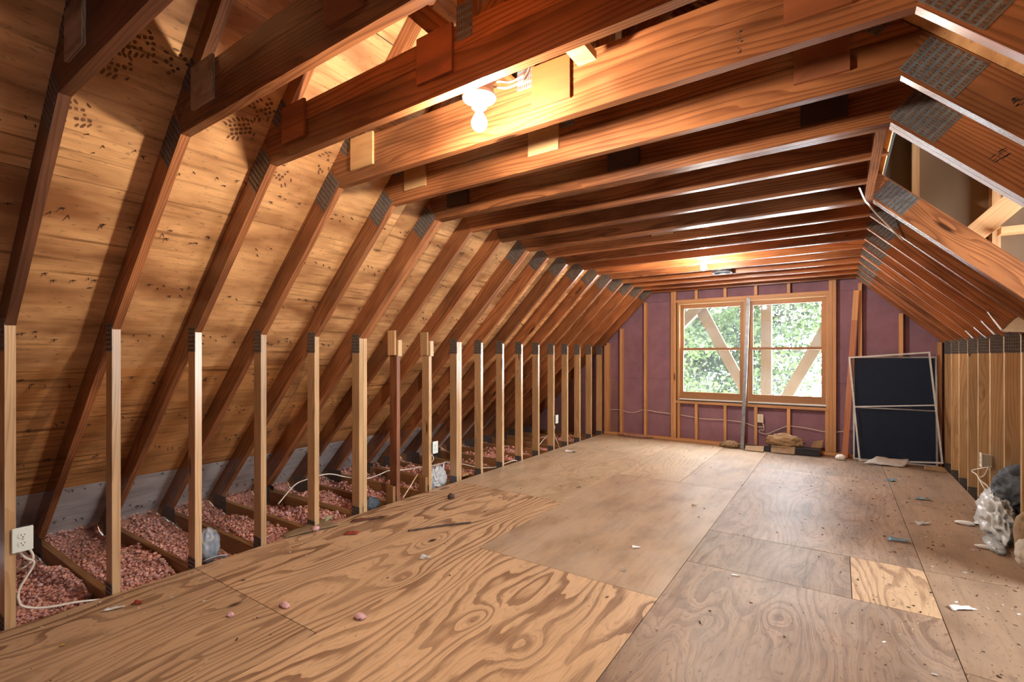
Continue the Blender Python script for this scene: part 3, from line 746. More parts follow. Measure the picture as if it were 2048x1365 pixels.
# ------------------------------------------------------------------ pink insulation between the floor joists
ib = MB(); RI = random.Random(5)
ICO = bmesh.new(); bmesh.ops.create_icosphere(ICO, subdivisions=1, radius=1.0)
icov = [v.co.copy() for v in ICO.verts]; icof = [tuple(v.index for v in f.verts) for f in ICO.faces]; ICO.free()
def clump(p, r, mi):
    m = Matrix.Rotation(RI.uniform(0, 6.28), 3, 'Z') @ Matrix.Rotation(RI.uniform(0, 3), 3, 'X')
    sx, sy, sz = RI.uniform(.7, 1.3), RI.uniform(.7, 1.3), RI.uniform(.6, 1.1)
    v = []
    for q in icov:
        w_ = m @ q; k = r * RI.uniform(0.6, 1.35)
        v.append((p[0] + w_.x * sx * k, p[1] + w_.y * sy * k, p[2] + w_.z * sz * k))
    ib.add(v, icof, mi)
for i in range(-1, 17):
    ya, yb = yt(i) + T, yt(i + 1)
    if i in (5, 8): ya += 0.041
    nx, ny = 48, 12
    x0, x1 = C - 3.925, C - 2.05
    def top(x, y):
        e = (x - x0) / (x1 - x0)
        base = -0.15 + 0.075 * mnoise.noise((x * 2.2, y * 2.2, 1.7)) + 0.03 * mnoise.noise((x * 7, y * 7, 4.2))
        mound = 0.11 * math.exp(-((x - (x0 + 1.15 + 0.25 * math.sin(i * 2.1))) ** 2) / 0.16) * (0.6 + 0.5 * math.sin(i * 1.7 + 0.6))
        base += 0.07 * math.exp(-((x - x0) / 0.14) ** 2)
        hh = C - x
        if hh > 3.82: return HO - hh - 0.012
        return min(base + mound, HO - hh - 0.012, -0.055 + 0.02 * mnoise.noise((x * 9, y * 9, 2)))
    v = []; f = []
    for a in range(nx + 1):
        for b in range(ny + 1):
            x = x0 + (x1 - x0) * a / nx; y = ya + 0.004 + (yb - ya - 0.008) * b / ny
            v.append((x, y, top(x, y)))
    for a in range(nx):
        for b in range(ny):
            q = a * (ny + 1) + b; f.append((q, q + ny + 1, q + ny + 2, q + 1))
    ib.add(v, f, 0)
    cnt = 5200 if i < 4 else 2600 if i < 7 else 1000 if i < 11 else 450
    for k in range(cnt):
        x = RI.uniform(x0, x1); r = RI.uniform(0.004, 0.010) * (1.6 if RI.random() < 0.15 else 1.0) if i < 7 else RI.uniform(0.008, 0.018)
        y = RI.uniform(ya + 0.014, yb - 0.014)
        clump((x, y, top(x, y) + r * RI.uniform(0.2, 2.4)), r, RI.choices([0, 1, 2], [6, 1.2, 2])[0])
ins = ib.obj('insulation', [M['pink'], M['pinkpale'], M['pinkbrown']], None, True)
tag(ins, 'fluffy pink loose insulation between the floor joists', 'insulation', None, 'stuff')

# ------------------------------------------------------------------ lamps
def lamp(name, label, loc, glowmat, box_y):
    t = thing(name, label, 'lamp', loc, 'bare bulb lamps')
    mb = MB(); mb.lathe([(0.058, 0.0), (0.064, 0.004), (0.064, 0.010), (0.050, 0.016), (0.036, 0.022)][::-1], 28)
    mb.v = [(x, y, -z) for x, y, z in mb.v]
    mb = MB(); mb.lathe([(0.027, -0.040), (0.029, -0.036), (0.030, -0.018), (0.050, -0.012), (0.064, -0.004), (0.066, 0.006), (0.060, 0.012)], 32)
    mb.obj('lampholder', M['porcelain'], t, True)
    mb = MB(); mb.lathe([(0.0125, -0.062), (0.0135, -0.058), (0.0135, -0.040), (0.010, -0.036)], 20); mb.obj('screw_cap', M['brass'], t, True)
    mb = MB(); prof = [(0.004, -0.127), (0.014, -0.1245), (0.0225, -0.118), (0.0282, -0.108), (0.030, -0.097), (0.0285, -0.087), (0.024, -0.077), (0.018, -0.068), (0.0142, -0.060), (0.0132, -0.054)]
    mb.lathe(prof, 20); mb.obj('bulb', glowmat, t, True)
    mb = MB(); mb.lathe([(0.052, 0.013), (0.056, 0.016), (0.056, 0.050), (0.052, 0.052)], 8); mb.obj('junction_box', M['boxbeige'], t)
    return t
l1 = lamp('ceiling_lamp', 'bare lit bulb on white holder under the front collar beams, two cables beside it', (-1.143, 1.465, 2.283), M['bulb'], 1.394)
mb = MB()
mb.tube(smooth_path([(-1.085, 1.47, 2.323), (-1.05, 1.47, 2.32), (-1.012, 1.475, 2.307), (-0.975, 1.48, 2.312), (-0.944, 1.485, 2.335), (-0.935, 1.49, 2.40), (-0.94, 1.49, 2.52)]), 0.004)
mb.obj('cable', M['cable'], l1, True, Matrix.Translation((1.143, -1.465, -2.283)))
mb = MB()
mb.tube(smooth_path([(-1.088, 1.485, 2.318), (-1.06, 1.485, 2.306), (-1.028, 1.488, 2.297), (-0.987, 1.49, 2.300), (-0.951, 1.495, 2.315), (-0.932, 1.50, 2.37), (-0.925, 1.50, 2.52)]), 0.004)
mb.obj('cable', M['cable'], l1, True, Matrix.Translation((1.143, -1.465, -2.283)))
lamp('ceiling_lamp', 'bare lit bulb on white holder under the collar beams near the window wall', (-1.133, 5.15, 2.289), M['bulb2'], 5.05)
# round duct collar
t = thing('duct_collar', 'round galvanised duct collar between the collar beams near the windows', 'duct', (-1.13, 6.06, 2.262))
mb = MB(); n = 32
prof = [(0.098, 0.0), (0.108, 0.0), (0.108, 0.004), (0.101, 0.008), (0.101, 0.10), (0.097, 0.10), (0.097, 0.006)]
v = []; f = []
for (r, z) in prof:
    for k in range(n): v.append((r * math.cos(6.2832 * k / n), r * math.sin(6.2832 * k / n), z))
m_ = len(prof)
for i in range(m_):
    for k in range(n): f.append((i * n + k, i * n + (k + 1) % n, ((i + 1) % m_) * n + (k + 1) % n, ((i + 1) % m_) * n + k))
mb.add(v, f); mb.obj('collar', M['galv'], t, True)
mb = MB(); mb.lathe([(0.096, 0.060), (0.096, 0.066)], 32); mb.obj('damper', M['galv'], t)
mb = MB(); mb.box(-0.012, 0.012, 0.101, 0.172, 0.02, 0.045); mb.box(-0.012, 0.012, -0.194, -0.101, 0.02, 0.045); mb.obj('strap', M['galv'], t)
# small cleat by the front lamp
cl_ = bar('wood_cleat', -0.838, -0.762, 1.52, 1.70, 2.418, 2.45, M['gus_tan'], None, 'X'); tag(cl_, 'small pale wooden cleat above the orange gusset near the front lamp', 'wood block')
# wire loop hanging over the front beams
mb = MB(); mb.tube(smooth_path([(-0.38, 1.42, 2.56), (-0.372, 1.50, 2.50), (-0.365, 1.60, 2.47), (-0.36, 1.70, 2.53), (-0.36, 1.74, 2.60)]), 0.0045)
tag(mb.obj('hanging_cable', M['cable'], None, True), 'short pale cable loop crossing between the front collar beams', 'cable')

# ------------------------------------------------------------------ sockets and cables
def socket(label, mtx, plate_mat, box_mat, boxdepth=0.06):
    """duplex outlet: plate in the local x-z plane, facing local -y"""
    t = bpy.data.objects.new('wall_socket', None); COL.objects.link(t); t.matrix_basis = mtx; t.empty_display_size = 0.05
    tag(t, label, 'socket', 'wall sockets')
    bm = bmesh.new(); bmesh.ops.create_cube(bm, size=1.0)
    for v in bm.verts: v.co = Vector((v.co.x * 0.074, v.co.y * 0.006, v.co.z * 0.117))
    bmesh.ops.bevel(bm, geom=[e for e in bm.edges], offset=0.0022, segments=2, affect='EDGES')
    me = bpy.data.meshes.new('faceplate'); bm.to_mesh(me); bm.free(); me.materials.append(plate_mat); obj('faceplate', me, t)
    mb = MB(); mb.box(-0.028, 0.028, 0.004, boxdepth, -0.048, 0.048); mb.obj('device_box', box_mat, t)
    for sz in (-1, 1):
        mb = MB(); z = sz * 0.0195; pr = []
        for k in range(24):
            a = 2 * math.pi * k / 24; x = 0.0172 * math.cos(a); zz = max(-0.0125, min(0.0125, 0.0172 * math.sin(a))); pr.append((x, zz))
        v = [(x, -0.0058, zz + z) for x, zz in pr] + [(x, -0.002, zz + z) for x, zz in pr]
        f = [tuple(range(23, -1, -1))[::-1]] + [(k, (k + 1) % 24, (k + 1) % 24 + 24, k + 24) for k in range(24)]
        mb.add(v, f); rc = mb.obj('receptacle', plate_mat, t)
        mb = MB(); mb.box(-0.0075, -0.0052, -0.0064, -0.0054, z - 0.001, z + 0.0075); mb.box(0.0052, 0.0075, -0.0064, -0.0054, z, z + 0.0068)
        mb.lathe([(0.0026, 0.0), (0.0026, 0.001)], 10, 0, Matrix.Translation((0, -0.0054, z - 0.0075)) @ Matrix.Rotation(math.pi / 2, 4, 'X'))
        mb.obj('slot', M['slotdark'], rc)
    mb = MB(); mb.lathe([(0.003, 0.0), (0.003, 0.0012)], 10, 0, Matrix.Translation((0, -0.003, 0)) @ Matrix.Rotation(math.pi / 2, 4, 'X')); mb.obj('screw', M['brass'], t)
    return t
FX = Matrix.Rotation(math.pi / 2, 4, 'Z')          # plate facing +x
FMX = Matrix.Rotation(-math.pi / 2, 4, 'Z')        # plate facing -x
o0 = socket('large pale duplex socket on the nearest post, white cable looping below', Matrix.Translation((-3.243, 0.602, 0.411)) @ FX, M['ivory'], M['boxblue'])
o7 = socket('pale duplex socket on a post midway along the knee wall, above a white bag', Matrix.Translation((-3.240, 3.46, 0.405)) @ FX, M['ivory'], M['boxblue'])
o13 = socket('small white socket on a post toward the far end of the knee wall', Matrix.Translation((-3.240, 5.90, 0.415)) @ FX, M['ivory'], M['boxblue'])
ow = socket('almond duplex socket on a short stud below the window', Matrix.Translation((-0.900, 7.494, 0.425)), M['almond'], M['boxbeige'])
orr = socket('pale socket box on a knee wall post above the plastic bags, seen edge on', Matrix.Translation((0.958, 5.382, 0.447)) @ FMX, M['almond'], M['boxbeige'], 0.058)
def cable(label, pts, r=0.0048, name='electric_cable', mat='cable'):
    mb = MB(); mb.tube(smooth_path(pts), r); o = mb.obj(name, M[mat], None, True); return tag(o, label, 'cable', 'white electric cables')
cable('white cable looping down from the nearest socket and along the floor edge', [(-3.300, 0.593, 0.352), (-3.27, 0.616, 0.311), (-3.262, 0.643, 0.287), (-3.262, 0.641, 0.262), (-3.262, 0.618, 0.217), (-3.262, 0.597, 0.177), (-3.262, 0.590, 0.142), (-3.262, 0.592, 0.117), (-3.266, 0.605, 0.082), (-3.266, 0.655, 0.051), (-3.268, 0.715, 0.032), (-3.27, 0.806, 0.015), (-3.276, 0.905, -0.015)], 0.0055)
cable('shorter white cable passing behind the nearest post under its socket', [(-3.305, 0.632, 0.352), (-3.295, 0.648, 0.306), (-3.292, 0.642, 0.28), (-3.30, 0.614, 0.255), (-3.36, 0.590, 0.237), (-3.38, 0.53, 0.20), (-3.38, 0.30, 0.02)], 0.0055)
cable('long white cable sagging behind the middle posts of the knee wall', [(-3.42, 1.98, 0.20), (-3.42, 2.105, 0.308), (-3.41, 2.19, 0.334), (-3.41, 2.31, 0.343), (-3.41, 2.424, 0.332), (-3.42, 2.608, 0.263), (-3.41, 2.776, 0.222), (-3.41, 2.906, 0.227), (-3.41, 3.033, 0.242), (-3.41, 3.167, 0.219), (-3.41, 3.337, 0.203), (-3.40, 3.477, 0.194), (-3.40, 3.624, 0.181), (-3.41, 3.767, 0.174), (-3.42, 3.84, 0.17), (-3.41, 4.1, 0.10), (-3.40, 4.3, 0.03)])
cable('white cable dropping from the middle knee wall socket', [(-3.30, 3.457, 0.345), (-3.285, 3.482, 0.29), (-3.31, 3.47, 0.24), (-3.37, 3.46, 0.205)])
cable('white cable curving over the floor edge between the far posts', [(-3.38, 4.30, 0.02), (-3.36, 4.43, 0.005), (-3.345, 4.578, -0.015), (-3.30, 4.74, 0.008), (-3.27, 4.86, 0.022), (-3.27, 4.93, 0.008), (-3.30, 4.985, -0.02)])
cable('white cable hanging from the small far socket', [(-3.30, 5.915, 0.36), (-3.285, 5.925, 0.29), (-3.30, 5.93, 0.25), (-3.30, 5.96, 0.152), (-3.31, 6.075, 0.019), (-3.32, 6.14, -0.06)])
cable('white cable rising behind the far posts toward the small socket', [(-3.38, 5.47, -0.02), (-3.37, 5.617, 0.068), (-3.365, 5.727, 0.131), (-3.37, 5.86, 0.18), (-3.34, 5.93, 0.24)])
cable('white cable strung through the studs under the windows', [(-3.143, 7.56, 0.40), (-2.985, 7.545, 0.415), (-2.917, 7.545, 0.402), (-2.805, 7.545, 0.377), (-2.695, 7.545, 0.391), (-2.583, 7.545, 0.434), (-2.512, 7.545, 0.434), (-2.334, 7.545, 0.414), (-2.141, 7.545, 0.402), (-1.992, 7.545, 0.392), (-1.779, 7.545, 0.367), (-1.722, 7.545, 0.359), (-1.537, 7.545, 0.359), (-1.374, 7.545, 0.365), (-1.33, 7.545, 0.361), (-1.129, 7.545, 0.346), (-0.977, 7.545, 0.302), (-0.915, 7.545, 0.300), (-0.870, 7.54, 0.305), (-0.862, 7.53, 0.33), (-0.879, 7.53, 0.37)])
cable('white cable drooping from the almond socket toward the leaning screens', [(-0.885, 7.535, 0.37), (-0.858, 7.52, 0.30), (-0.864, 7.53, 0.261), (-0.894, 7.545, 0.259), (-0.927, 7.545, 0.247), (-0.91, 7.545, 0.22), (-0.82, 7.545, 0.21), (-0.699, 7.545, 0.276), (-0.573, 7.545, 0.34), (-0.526, 7.545, 0.34), (-0.358, 7.545, 0.328), (-0.173, 7.545, 0.3), (-0.05, 7.545, 0.302), (0.056, 7.545, 0.323), (0.146, 7.545, 0.365), (0.40, 7.55, 0.37), (0.9, 7.55, 0.39)])
cable('pale cable looping below the socket box over the plastic bags', [(1.00, 5.36, 0.405), (0.985, 5.334, 0.377), (0.985, 5.42, 0.315), (0.985, 5.58, 0.262), (0.99, 5.53, 0.243), (1.0, 5.396, 0.235), (1.005, 5.319, 0.18), (1.06, 5.25, 0.04)], 0.0048)
cable('second pale cable coiling beside the socket box', [(1.012, 5.345, 0.405), (0.955, 5.60, 0.325), (0.95, 5.64, 0.30), (0.96, 5.54, 0.295), (0.965, 5.45, 0.265), (0.985, 5.36, 0.205), (1.09, 5.345, 0.04)], 0.0048)
mb = MB(); mb.tube(smooth_path([(0.10, 3.46, 2.27), (0.135, 3.72, 2.262), (0.155, 3.80, 2.255), (0.22, 3.99, 2.215), (0.33, 4.13, 2.10), (0.36, 4.20, 2.08)]), 0.0048)
tag(mb.obj('electric_cable', M['cable'], None, True), 'pale cable sagging under the rafters beside the dormer header', 'cable', 'white electric cables')

# ------------------------------------------------------------------ things against the window wall
# leaning steel channel
t = thing('steel_channel', 'tall galvanised steel channel leaning against the middle of the windows', 'metal channel', (-1.109, 7.33, 0.0))
a = Vector((-1.109, 7.33, 0.004)); b = Vector((-1.052, 7.488, 2.12)); d = (b - a).normalized()
ex = Vector((1, 0, 0)); ex = (ex - d * ex.dot(d)).normalized(); ey = d.cross(ex)
mm = Matrix.Identity(4)
for i in range(3): mm[i][0] = ex[i]; mm[i][1] = -ey[i]; mm[i][2] = d[i]
L = (b - a).length
mm = mm.copy(); mm3 = mm
mb = MB(); mb.box(-0.022, 0.022, -0.002, 0.0, 0, L); mb.obj('web', M['galv'], t, mat=mm3)
for sx in (-1, 1):
    mb = MB(); mb.box(sx * 0.022 - 0.001, sx * 0.022 + 0.001, -0.022, 0.0, 0, L); mb.obj('flange', M['galv'], t, mat=mm3)
# leaning board
t = thing('lumber_piece', 'reddish two-tone timber leaning beside the window screens', 'board', (0.062, 7.38, 0.0))
a = Vector((0.0, 0.0, 0.012)); b = Vector((0.125, 0.085, 2.12)); d = (b - a).normalized()
ex = Vector((1, 0, 0)); ex = (ex - d * ex.dot(d)).normalized(); ey = d.cross(ex)
mm = Matrix.Identity(4)
for i in range(3): mm[i][0] = d[i]; mm[i][1] = ey[i]; mm[i][2] = ex[i]; mm[i][3] = a[i]
L = (b - a).length
mb = MB(); mb.box(0, L * 0.82, -0.018, 0.018, -0.03, 0.03); mb.obj('lower_length', wood('red_board', (0.52, 0.215, 0.105), (0.38, 0.13, 0.06), knots=False, stain=0.1, tone=0.02), t, mat=mm)
mb = MB(); mb.box(L * 0.8205, L, -0.018, 0.018, -0.03, 0.03); mb.obj('upper_length', M['stud'], t, mat=mm)
# window screens
def screen(label, bl, right, up, yb, ytop, w_, h_, bars, meshmat='screen', fw=0.018):
    t = thing('window_screen', label, 'window screen', (bl[0], yb, bl[1]), 'leaning window screens')
    r = Vector((right[0], 0.0, right[1])).normalized(); u = Vector((up[0], ytop - yb, up[1])).normalized()
    u = (u - r * u.dot(r)).normalized(); nn = r.cross(u)
    mm = Matrix.Identity(4)
    for i in range(3): mm[i][0] = r[i]; mm[i][1] = -nn[i]; mm[i][2] = u[i]
    for (x0, x1, z0, z1) in ((0, fw, 0, h_), (w_ - fw, w_, 0, h_), (fw, w_ - fw, 0, fw), (fw, w_ - fw, h_ - fw, h_)):
        mb = MB(); mb.box(x0, x1, -0.005, 0.005, z0, z1); mb.obj('frame_bar', M['alum'], t, mat=mm)
    for zz in bars:
        mb = MB(); mb.box(fw, w_ - fw, -0.005, 0.004, zz, zz + fw * 0.8); mb.obj('cross_bar', M['alum'], t, mat=mm)
    if meshmat:
        mb = MB(); mb.box(fw, w_ - fw, -0.0004, 0.0004, fw, h_ - fw); mb.obj('mesh_sheet', M[meshmat], t, mat=mm)
    return t
screen('white-framed window screen tilted in front, one corner raised', (0.205, 0.004), (0.775, 0.062), (-0.112, 1.285), 7.29, 7.400, 0.785, 1.285, [0.655], 'screen_fine')
screen('white-framed dark window screen standing straight behind the tilted one', (0.150, 0.003), (0.8, 0.0), (0.016, 1.27), 7.395, 7.470, 0.805, 1.285, [0.64], 'screen')

def sheet(name, label, cat, corners, mat, nu=14, nv=10, amp=0.02, freq=9.0, th=0.0025, seed=0, group=None, floor_z=None):
    """crumpled sheet: bilinear patch with folds, given real thickness"""
    A, B, C_, D = [Vector(c) for c in corners]
    v = []; nrm = ((B - A).cross(D - A)).normalized()
    if nrm.z < 0: nrm = -nrm
    for i in range(nu + 1):
        for j in range(nv + 1):
            u, w_ = i / nu, j / nv
            p = A * (1 - u) * (1 - w_) + B * u * (1 - w_) + C_ * u * w_ + D * (1 - u) * w_
            n1 = mnoise.noise((p.x * freq + seed, p.y * freq, p.z * freq)); n2 = abs(mnoise.noise((p.x * freq * 2.1, p.y * freq * 2.1 + seed, p.z * freq)))
            h = amp * (n1 * 1.0 + (0.5 - n2) * 0.9)
            p = p + nrm * h + Vector((mnoise.noise((p.y * 11, seed, p.x * 7)), mnoise.noise((p.x * 11, seed + 3, p.y * 7)), 0)) * amp * 0.4
            if floor_z is not None: p.z = max(p.z, floor_z + 0.0008)
            v.append(p)
    f = []
    for i in range(nu):
        for j in range(nv):
            q = i * (nv + 1) + j; f.append((q, q + nv + 1, q + nv + 2, q + 1))
    n0 = len(v)
    v += [p + nrm * th for p in v]
    f2 = [tuple(k + n0 for k in q) for q in f]; f1 = [q[::-1] for q in f]
    edge = [i * (nv + 1) for i in range(nu + 1)] + [nu * (nv + 1) + j for j in range(1, nv + 1)] + [i * (nv + 1) + nv for i in range(nu - 1, -1, -1)] + [j for j in range(nv - 1, 0, -1)]
    fe = [(edge[k], edge[(k + 1) % len(edge)], edge[(k + 1) % len(edge)] + n0, edge[k] + n0) for k in range(len(edge))]
    o = obj(name, mesh(name, v, f1 + f2 + fe, M[mat], True))
    return tag(o, label, cat, group)
def lump(name, label, cat, c, rad, mat, amp=0.25, freq=3.0, seed=0, sub=4, base=None, ridge=0.6, group=None, tie=None, spikes=(), flat=False):
    """soft crumpled body (bag, bundle) resting on base"""
    bm = bmesh.new(); bmesh.ops.create_icosphere(bm, subdivisions=sub, radius=1.0)
    for v in bm.verts:
        p = v.co.copy(); s = Vector((seed * 3.1, seed * 1.7, seed))
        n1 = mnoise.noise(p * freq + s); n2 = 1 - 2 * abs(mnoise.noise(p * freq * 1.9 + s))
        k = 1 + amp * (n1 * (1 - ridge) + n2 * ridge)
        for (dx, dy, dz, amt, wd) in spikes:
            k += amt * math.exp(-(p - Vector((dx, dy, dz)).normalized()).length_squared / wd)
        q = Vector((p.x * rad[0] * k, p.y * rad[1] * k, p.z * rad[2] * k)) + Vector(c)
        if base is not None and q.z < base: q.z = base + 0.0005 + 0.002 * abs(n1)
        v.co = q
    me = bpy.data.meshes.new(name); bm.to_mesh(me); bm.free(); me.materials.append(M[mat])
    if not flat: me.polygons.foreach_set('use_smooth', [True] * len(me.polygons))
    o = obj(name, me); return tag(o, label, cat, group)

# clutter along the bottom plate
t = thing('black_trim_length', 'long black plastic trim lying on the floor under the window', 'trim', (0, 0, 0))
mb = MB(); mb.box(-1.08, -0.20, 7.33, 7.46, 0.004, 0.055); mb.box(-1.08, -0.20, 7.32, 7.333, 0.002, 0.075); mb.obj('trough', M['black'], t)
mb = MB(); mb.box(-0.47, -0.19, 7.30, 7.47, 0.0765, 0.088); mb.obj('end_cap', M['black'], t)
tag(bar('wood_strip', -1.08, -0.28, 7.463, 7.498, 0.001, 0.05, M['joist'], None, 'X'), 'thin weathered wood strip lying along the wall behind the black trim', 'board')
sheet('cardboard_wrap', 'brown cardboard wrap folded over the middle of the black trim', 'cardboard', [(-0.75, 7.27, 0.004), (-0.47, 7.27, 0.004), (-0.47, 7.34, 0.095), (-0.75, 7.34, 0.09)], 'card', amp=0.006)
sheet('paper_scrap', 'pale tan paper scrap at the foot of the steel channel', 'paper', [(-1.06, 7.24, 0.004), (-0.83, 7.23, 0.004), (-0.83, 7.31, 0.07), (-1.06, 7.31, 0.06)], 'kraft', amp=0.008, seed=3)
lump('paper_bag', 'crumpled kraft paper bag lying on the black trim below the window', 'paper bag', (-0.60, 7.41, 0.145), (0.155, 0.055, 0.075), 'kraft', 0.75, 1.3, 2, 4, 0.09, 0.7)
sheet('torn_cardboard', 'ragged brown cardboard scrap at the end of the black trim', 'cardboard', [(-0.30, 7.44, 0.09), (-0.18, 7.44, 0.09), (-0.16, 7.47, 0.20), (-0.27, 7.47, 0.17)], 'card', amp=0.012, seed=5)
sheet('cloth_rag', 'pale crumpled cloth lying at the foot of the tilted screen', 'cloth', [(0.24, 7.13, 0.004), (0.62, 7.16, 0.004), (0.68, 7.27, 0.07), (0.38, 7.275, 0.08)], 'cloth', 18, 14, 0.022, 8.0, seed=8, floor_z=0.0)
sheet('paper_scrap', 'brown paper scraps bunched at the corner below the screens', 'paper', [(0.80, 7.14, 0.003), (1.0, 7.12, 0.003), (1.0, 7.24, 0.03), (0.82, 7.25, 0.03)], 'kraft', amp=0.012, seed=9, floor_z=0.0)
lump('plaster_chunk', 'small white chunk with dark trash beside the leaning timber', 'debris', (0.02, 7.25, 0.03), (0.045, 0.03, 0.035), 'whitescrap', 0.5, 3.0, 4, 3, 0.0)
lump('insulation_tuft', 'brownish insulation tuft along the bottom plate left of the window', 'debris', (-2.68, 7.455, 0.02), (0.20, 0.03, 0.022), 'pinkbrown', 0.9, 6.0, 6, 4, 0.0)
lump('insulation_tuft', 'brown dusty tuft at the base of the steel channel', 'debris', (-1.27, 7.38, 0.03), (0.10, 0.06, 0.05), 'card', 0.8, 5.0, 9, 4, 0.0)

# bags by the knee wall posts
lump('plastic_bag', 'crumpled white plastic bag slumped on the floor edge', 'plastic bag', (0.945, 4.86, 0.115), (0.060, 0.22, 0.13), 'bagwhite', 0.6, 1.7, 3, 5, 0.0, 0.9, spikes=[(-.3, 1, -.55, 0.75, 0.10), (0, .8, .45, 0.45, 0.08), (0, .2, 1, 0.25, 0.10), (-.2, -.6, .7, 0.3, 0.06), (-.2, -.9, -.6, 0.4, 0.1), (-.8, .3, .2, 0.35, 0.03), (-.8, -.3, -.2, 0.3, 0.03)])
sheet('plastic_flap', 'thin white plastic flap spread on the floor before the slumped bag', 'plastic bag', [(0.86, 5.05, 0.003), (0.90, 5.25, 0.003), (0.985, 5.12, 0.08), (0.95, 4.80, 0.07)], 'bagwhite', amp=0.02, seed=4, floor_z=0.0)
lump('clothes_bundle', 'blue-grey clothes bundle stuffed between the posts behind the white bag', 'clothes', (1.09, 4.83, 0.345), (0.14, 0.135, 0.14), 'jacket', 0.4, 1.6, 5, 5, None, 0.75)
lump('mint_bag', 'mint green plastic package standing behind the white bag', 'plastic bag', (1.10, 5.17, 0.20), (0.045, 0.075, 0.27), 'mint', 0.4, 1.8, 7, 4, -0.03, 0.8, flat=True)
lump('brown_sack', 'brown rolled sack standing at the picture edge beyond the cream sack', 'sack', (0.975, 4.36, 0.145), (0.042, 0.07, 0.14), 'sackbrown', 0.25, 2.0, 8, 4, 0.0, 0.5)
lump('cream_sack', 'cream cloth sack on the floor at the picture edge', 'sack', (0.955, 4.20, 0.075), (0.05, 0.08, 0.085), 'sack', 0.3, 2.0, 10, 4, 0.0, 0.5)
lump('plastic_wrap', 'clear crinkled plastic wrap strip lying before the sacks', 'plastic wrap', (0.87, 4.52, 0.018), (0.035, 0.13, 0.020), 'bagclear', 0.6, 4.0, 11, 4, 0.0, 0.8)

# loose batt facing under the rafters by the dormer
sheet('insulation_facing', 'brown kraft insulation facing curling down from the rafters', 'insulation', [(0.925, 4.60, 1.455), (0.99, 4.26, 1.425), (1.15, 4.26, 1.60), (1.09, 4.60, 1.64)], 'card', 12, 12, 0.018, 5.0, 0.008, seed=2)
for k, (i, zlo, zhi, dx) in enumerate([(10, 1.50, 1.60, 0.035), (11, 1.47, 1.56, 0.02), (12, 1.45, 1.53, 0.012), (13, 1.46, 1.52, 0.012)]):
    y = yt(i); XI = C + HI
    sheet('paper_strip', f'torn white paper strip under a rafter, {ORD[k]} from the kraft facing', 'paper', [(XI - zhi - 0.003, y + 0.036, zhi - 0.003), (XI - zhi - 0.003, y + 0.004, zhi - 0.003), (XI - zlo - dx, y - 0.02, zlo - dx), (XI - zlo - dx, y + 0.03, zlo - dx)], 'batt', 6, 6, 0.004, 9.0, 0.0012, seed=k, group='torn paper strips')

# things caught in the eave behind the posts
lump('plastic_bag', 'grey printed plastic bag stuffed behind the third near post', 'plastic bag', (-3.43, 1.50, 0.045), (0.05, 0.062, 0.10), 'baggrey', 0.4, 1.5, 14, 4, None, 0.7)
sheet('plastic_scrap', 'flat grey plastic scrap at the floor edge by the third near post', 'plastic', [(-3.36, 1.41, -0.02), (-3.30, 1.56, -0.02), (-3.27, 1.55, 0.010), (-3.27, 1.42, 0.012)], 'bagwhite', amp=0.012, seed=12)
lump('plastic_bag', 'white plastic bag slumped over a joist below the middle socket', 'plastic bag', (-3.44, 3.69, 0.03), (0.06, 0.10, 0.10), 'bagwhite', 0.5, 1.9, 15, 4, None, 0.8, flat=True)
sheet('paper_scrap', 'white paper corner standing against the doubled post', 'paper', [(-3.41, 3.72, 0.03), (-3.42, 3.78, 0.0), (-3.42, 3.785, 0.19), (-3.42, 3.77, 0.17)], 'batt', amp=0.006, seed=13)
lump('dark_bundle', 'small dark cloth bundle in the insulation by the stained post', 'cloth', (-3.42, 2.83, -0.02), (0.05, 0.075, 0.055), 'jacket', 0.4, 2.6, 16, 4, None, 0.6)
tag(bar('board_offcut', -3.60, -3.40, 4.06, 4.17, -0.028, -0.004, M['stud'], None, 'X'), 'short pale board offcut lying on the joists past the doubled post', 'board')
mb = MB(); mb.tube([(-3.36, 3.34, 0.15), (-3.285, 3.08, -0.005)], 0.006, 6); tag(mb.obj('wood_stick', M['post']), 'thin wooden stick leaning in the bay beside the stained post', 'stick')
sheet('cardboard_scrap', 'long torn cardboard strip on the floor edge between two near posts', 'cardboard', [(-3.31, 1.93, 0.002), (-3.36, 2.30, 0.010), (-3.13, 2.30, 0.012), (-3.23, 1.92, 0.006)], 'card', 16, 8, 0.008, 6.0, 0.004, seed=6, floor_z=0.0)
sheet('leaf_scrap', 'pale green leaf standing behind the cardboard strip', 'leaf', [(-3.28, 2.262, 0.008), (-3.28, 2.285, 0.004), (-3.275, 2.345, 0.042), (-3.27, 2.29, 0.052)], 'green', 6, 6, 0.004, seed=1)

